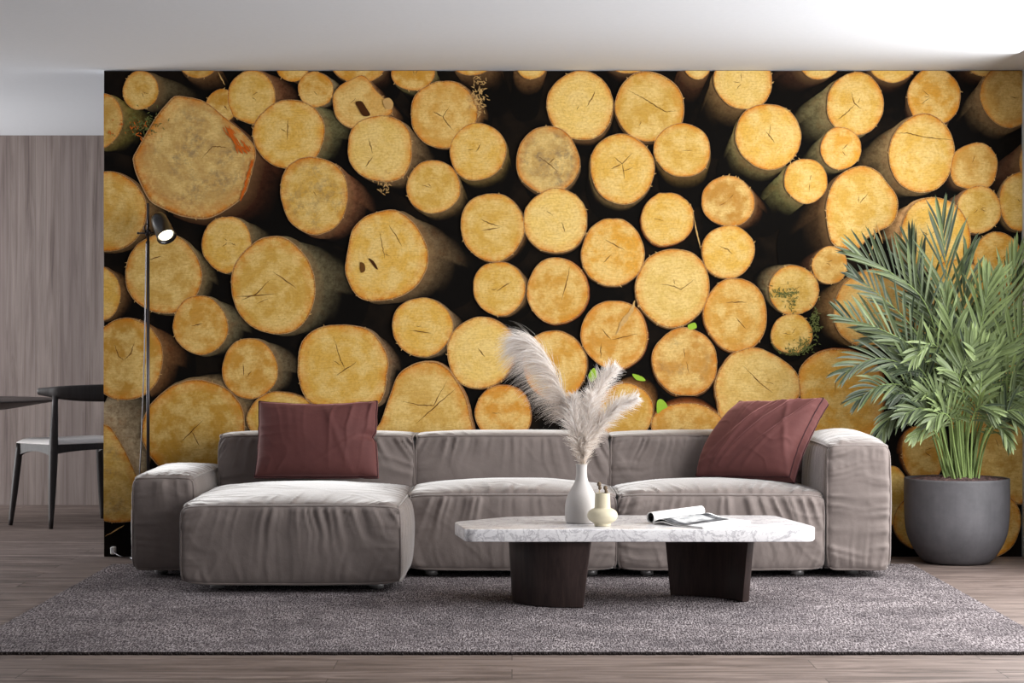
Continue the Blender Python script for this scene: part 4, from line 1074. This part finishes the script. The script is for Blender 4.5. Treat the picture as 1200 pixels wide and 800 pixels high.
def frond(base, ctrl, ll, n, up=.6, w=.0145, bright=.5, start=.42, twist=0., droop=.15, fan=1.1, nrm=None):
    """base..ctrl world points of the leaf stem; leaflets of length ll on both sides of its outer part"""
    cur = np.array([np.array(q) for q in spline([tuple(base)]+[tuple(c) for c in ctrl], 60)]); N = len(cur)
    cl = [Vector(clampv(c)) for c in cur]
    m = MB(); m.tube(cl, [max(.0012, .0055*(1-i/N)**.8) for i in range(N)], 6)
    fo = None
    V = []; Fc = []; col = []
    view = np.array([0, -1., .15])
    n = int(n*.8); ll *= 1.08
    for i in range(n):
        s = start+(1-start)*(i+.5)/n
        for sd in (-1, 1):
            ss = min(.999, s+(.3/n)*sd*(1-start))
            q = ss*(N-1); q0 = min(int(q), N-2); P = cur[q0]+(cur[q0+1]-cur[q0])*(q-q0); T = cur[q0+1]-cur[q0]; T /= np.linalg.norm(T)+1e-9
            rel = (s-start)/(1-start)
            nv = nrm if nrm is not None else view
            nv = np.array(nv, float); Sd = np.cross(T, nv); Sd /= np.linalg.norm(Sd)+1e-9
            Nn = np.cross(Sd, T)
            ang = (fan*(1-rel*.72))+prg.randn()*.07
            D = T*math.cos(ang)+Sd*sd*math.sin(ang)+Nn*(.12+.16*prg.randn()); D[2] += up*.25; D /= np.linalg.norm(D)
            Lf = ll*(math.sin(PI*min(1, .22+rel*.66))**.75)*(.9+.2*prg.rand()); wf = w*(.85+.3*prg.rand())
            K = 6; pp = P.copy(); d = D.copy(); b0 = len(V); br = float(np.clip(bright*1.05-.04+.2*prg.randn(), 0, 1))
            Wd = np.cross(d, Nn); Wd /= np.linalg.norm(Wd)+1e-9
            al = prg.uniform(-.5, .5); Wd = Wd*math.cos(al)+np.cross(d, Wd)*math.sin(al); Nf = np.cross(Wd, d)
            for k in range(K):
                tt = k/(K-1.); ww = wf*(math.sin(PI*(.10+.86*tt))**.6)*(1 if k < K-1 else .08)
                for (ox, oz, g) in ((-1, 0, 0.), (0, -.38, .5), (1, 0, 1.)):
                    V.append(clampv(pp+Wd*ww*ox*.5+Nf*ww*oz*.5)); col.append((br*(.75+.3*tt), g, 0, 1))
                d = d+np.array([0, 0, -droop*.22*(1+tt)])+prg.randn(3)*.018; d /= np.linalg.norm(d); pp = pp+d*Lf/(K-1)
            for k in range(K-1):
                a = b0+3*k; Fc += [(a, a+1, a+4, a+3), (a+1, a+2, a+5, a+4)]
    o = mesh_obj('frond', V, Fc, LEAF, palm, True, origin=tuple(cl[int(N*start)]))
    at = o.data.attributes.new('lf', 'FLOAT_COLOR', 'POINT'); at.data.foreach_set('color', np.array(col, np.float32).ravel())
    m.build('stalk', STEM, o)
def FR(bx, pts, ll, n, bright, by=0., **kw):
    base = Vector((PX+(bx-1121)/F*PY, PY+by, .398))
    frond(base, [W(*p) for p in pts], ll, n, bright=bright, **kw)
# (px, py, depth) control points read off the photograph, stems first
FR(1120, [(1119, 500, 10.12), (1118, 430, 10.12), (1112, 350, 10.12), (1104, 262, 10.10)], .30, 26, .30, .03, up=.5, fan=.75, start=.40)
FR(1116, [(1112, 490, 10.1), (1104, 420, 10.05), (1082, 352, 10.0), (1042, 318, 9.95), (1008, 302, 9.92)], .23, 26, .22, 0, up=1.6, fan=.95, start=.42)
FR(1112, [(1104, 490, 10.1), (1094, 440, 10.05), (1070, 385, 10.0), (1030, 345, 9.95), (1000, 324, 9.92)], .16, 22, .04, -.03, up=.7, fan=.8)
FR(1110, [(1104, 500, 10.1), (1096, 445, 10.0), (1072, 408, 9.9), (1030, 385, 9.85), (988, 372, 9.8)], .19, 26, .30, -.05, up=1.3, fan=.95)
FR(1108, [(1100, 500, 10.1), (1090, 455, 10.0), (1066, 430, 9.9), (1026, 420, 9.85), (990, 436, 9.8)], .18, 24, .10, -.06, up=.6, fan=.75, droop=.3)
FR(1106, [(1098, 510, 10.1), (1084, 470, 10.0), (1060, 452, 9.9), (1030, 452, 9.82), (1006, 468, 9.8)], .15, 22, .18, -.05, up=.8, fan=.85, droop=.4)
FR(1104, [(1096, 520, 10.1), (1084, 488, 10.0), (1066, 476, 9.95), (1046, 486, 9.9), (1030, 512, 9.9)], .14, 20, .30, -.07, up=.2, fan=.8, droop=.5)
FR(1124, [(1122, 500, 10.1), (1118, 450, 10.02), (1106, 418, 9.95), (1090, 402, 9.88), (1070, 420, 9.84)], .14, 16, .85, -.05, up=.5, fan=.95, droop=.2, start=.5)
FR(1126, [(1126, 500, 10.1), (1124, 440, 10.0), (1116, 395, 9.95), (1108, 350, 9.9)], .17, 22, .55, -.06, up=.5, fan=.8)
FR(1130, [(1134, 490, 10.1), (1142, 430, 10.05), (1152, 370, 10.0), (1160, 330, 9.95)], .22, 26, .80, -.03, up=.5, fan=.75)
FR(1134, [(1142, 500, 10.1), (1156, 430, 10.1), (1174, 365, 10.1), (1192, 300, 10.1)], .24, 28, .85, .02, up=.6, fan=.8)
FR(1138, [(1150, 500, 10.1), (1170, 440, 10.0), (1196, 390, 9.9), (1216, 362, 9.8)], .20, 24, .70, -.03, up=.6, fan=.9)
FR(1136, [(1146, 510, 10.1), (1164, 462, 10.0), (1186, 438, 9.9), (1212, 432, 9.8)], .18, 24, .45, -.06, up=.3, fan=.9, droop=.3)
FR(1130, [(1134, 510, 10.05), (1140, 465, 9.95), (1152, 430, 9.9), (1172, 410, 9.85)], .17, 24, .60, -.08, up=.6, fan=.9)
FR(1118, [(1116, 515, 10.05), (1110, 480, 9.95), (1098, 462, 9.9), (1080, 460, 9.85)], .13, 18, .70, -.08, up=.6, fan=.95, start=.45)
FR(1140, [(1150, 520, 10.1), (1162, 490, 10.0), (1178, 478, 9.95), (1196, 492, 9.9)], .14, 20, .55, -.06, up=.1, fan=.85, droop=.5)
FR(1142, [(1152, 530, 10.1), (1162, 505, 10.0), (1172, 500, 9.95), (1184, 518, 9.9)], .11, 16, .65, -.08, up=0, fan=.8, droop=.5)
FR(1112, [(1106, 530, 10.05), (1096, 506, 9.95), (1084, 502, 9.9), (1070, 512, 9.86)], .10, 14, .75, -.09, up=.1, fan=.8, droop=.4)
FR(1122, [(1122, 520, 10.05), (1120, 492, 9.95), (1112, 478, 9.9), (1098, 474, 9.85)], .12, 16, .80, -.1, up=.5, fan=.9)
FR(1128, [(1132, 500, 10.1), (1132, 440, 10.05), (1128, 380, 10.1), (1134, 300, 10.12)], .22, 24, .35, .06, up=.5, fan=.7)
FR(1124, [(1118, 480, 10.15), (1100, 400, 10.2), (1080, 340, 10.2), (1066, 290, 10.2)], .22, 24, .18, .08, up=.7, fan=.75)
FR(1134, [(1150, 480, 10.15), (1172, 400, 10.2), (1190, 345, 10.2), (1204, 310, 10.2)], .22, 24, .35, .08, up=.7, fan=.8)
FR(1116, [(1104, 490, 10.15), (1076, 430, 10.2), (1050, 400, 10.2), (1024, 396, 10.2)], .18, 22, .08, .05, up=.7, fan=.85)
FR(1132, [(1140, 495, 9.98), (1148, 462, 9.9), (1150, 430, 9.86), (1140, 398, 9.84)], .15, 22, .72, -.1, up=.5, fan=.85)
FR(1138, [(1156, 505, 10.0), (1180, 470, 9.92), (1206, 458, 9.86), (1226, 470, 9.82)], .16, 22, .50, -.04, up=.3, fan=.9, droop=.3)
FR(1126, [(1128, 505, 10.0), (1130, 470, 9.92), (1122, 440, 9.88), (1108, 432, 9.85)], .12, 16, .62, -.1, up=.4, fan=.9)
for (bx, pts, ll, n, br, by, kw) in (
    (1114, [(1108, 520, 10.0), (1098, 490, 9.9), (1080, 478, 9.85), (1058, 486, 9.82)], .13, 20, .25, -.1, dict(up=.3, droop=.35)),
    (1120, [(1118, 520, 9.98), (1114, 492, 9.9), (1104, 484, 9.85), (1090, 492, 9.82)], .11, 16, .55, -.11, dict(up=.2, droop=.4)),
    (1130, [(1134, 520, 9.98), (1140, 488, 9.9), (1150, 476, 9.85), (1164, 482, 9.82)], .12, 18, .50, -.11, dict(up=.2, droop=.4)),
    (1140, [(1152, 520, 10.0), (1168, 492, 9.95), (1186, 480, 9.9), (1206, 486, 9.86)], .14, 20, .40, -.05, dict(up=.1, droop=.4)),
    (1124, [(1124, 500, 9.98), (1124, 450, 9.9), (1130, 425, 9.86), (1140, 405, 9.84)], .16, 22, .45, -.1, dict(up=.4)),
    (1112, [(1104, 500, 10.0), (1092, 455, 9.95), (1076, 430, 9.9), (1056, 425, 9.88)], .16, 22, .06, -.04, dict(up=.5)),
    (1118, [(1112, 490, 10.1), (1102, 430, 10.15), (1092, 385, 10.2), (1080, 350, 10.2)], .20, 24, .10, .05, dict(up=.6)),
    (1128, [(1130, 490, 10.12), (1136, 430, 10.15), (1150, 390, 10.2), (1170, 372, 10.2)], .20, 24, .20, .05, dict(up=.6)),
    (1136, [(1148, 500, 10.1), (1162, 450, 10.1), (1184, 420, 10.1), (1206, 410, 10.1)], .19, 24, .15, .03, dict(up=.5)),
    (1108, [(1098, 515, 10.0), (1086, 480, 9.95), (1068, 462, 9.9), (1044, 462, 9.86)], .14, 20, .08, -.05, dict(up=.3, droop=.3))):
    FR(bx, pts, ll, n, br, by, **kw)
# short bare cut stems round the crown
for (bx, by_, h_) in ((1116, .02, .10), (1124, -.02, .14), (1131, .03, .12), (1120, -.05, .07)):
    m = MB(); x_ = PX+(bx-1121)/F*PY; m.tube([(x_, PY+by_, .395), (x_+.004, PY+by_, .395+h_)], [.0085, .006], 8); m.build('stem_sheath', STEM, palm, origin=(x_, PY+by_, .395))

# ------------------------------------------------------------------ light
def area(name, loc, rot, sx, sy, e, col=(1, 1, 1)):
    l = bpy.data.lights.new(name, 'AREA'); l.shape = 'RECTANGLE'; l.size = sx; l.size_y = sy; l.energy = e; l.color = col
    o = bpy.data.objects.new(name, l); o.location = loc; o.rotation_euler = rot; C.objects.link(o); return o
area('daylight_right_window', (XR+.25, (WY0+WY1)/2, 1.35), (0, math.radians(68), 0), 2.3, WY1-WY0+.2, 300, (1., .995, .99))
area('daylight_left_window', (XL-.2, (VY0+VY1)/2, 1.25), (0, math.radians(-92), 0), 2.2, VY1-VY0, 285, (1., 1., 1.))
w = bpy.data.worlds.new('world'); bpy.context.scene.world = w; w.use_nodes = True
w.node_tree.nodes['Background'].inputs[0].default_value = (.95, .98, 1, 1); w.node_tree.nodes['Background'].inputs[1].default_value = .14
cam = bpy.data.cameras.new('camera'); cam.lens = 75; cam.sensor_width = 36; cam.clip_end = 100
co = bpy.data.objects.new('camera', cam); co.location = (0, 0, H); co.rotation_euler = (PI/2, 0, 0); C.objects.link(co)
S = bpy.context.scene; S.camera = co
S.view_settings.view_transform = 'Standard'; S.view_settings.look = 'None'; S.view_settings.exposure = 0.0; S.view_settings.gamma = 1; S.view_settings.use_curve_mapping = False
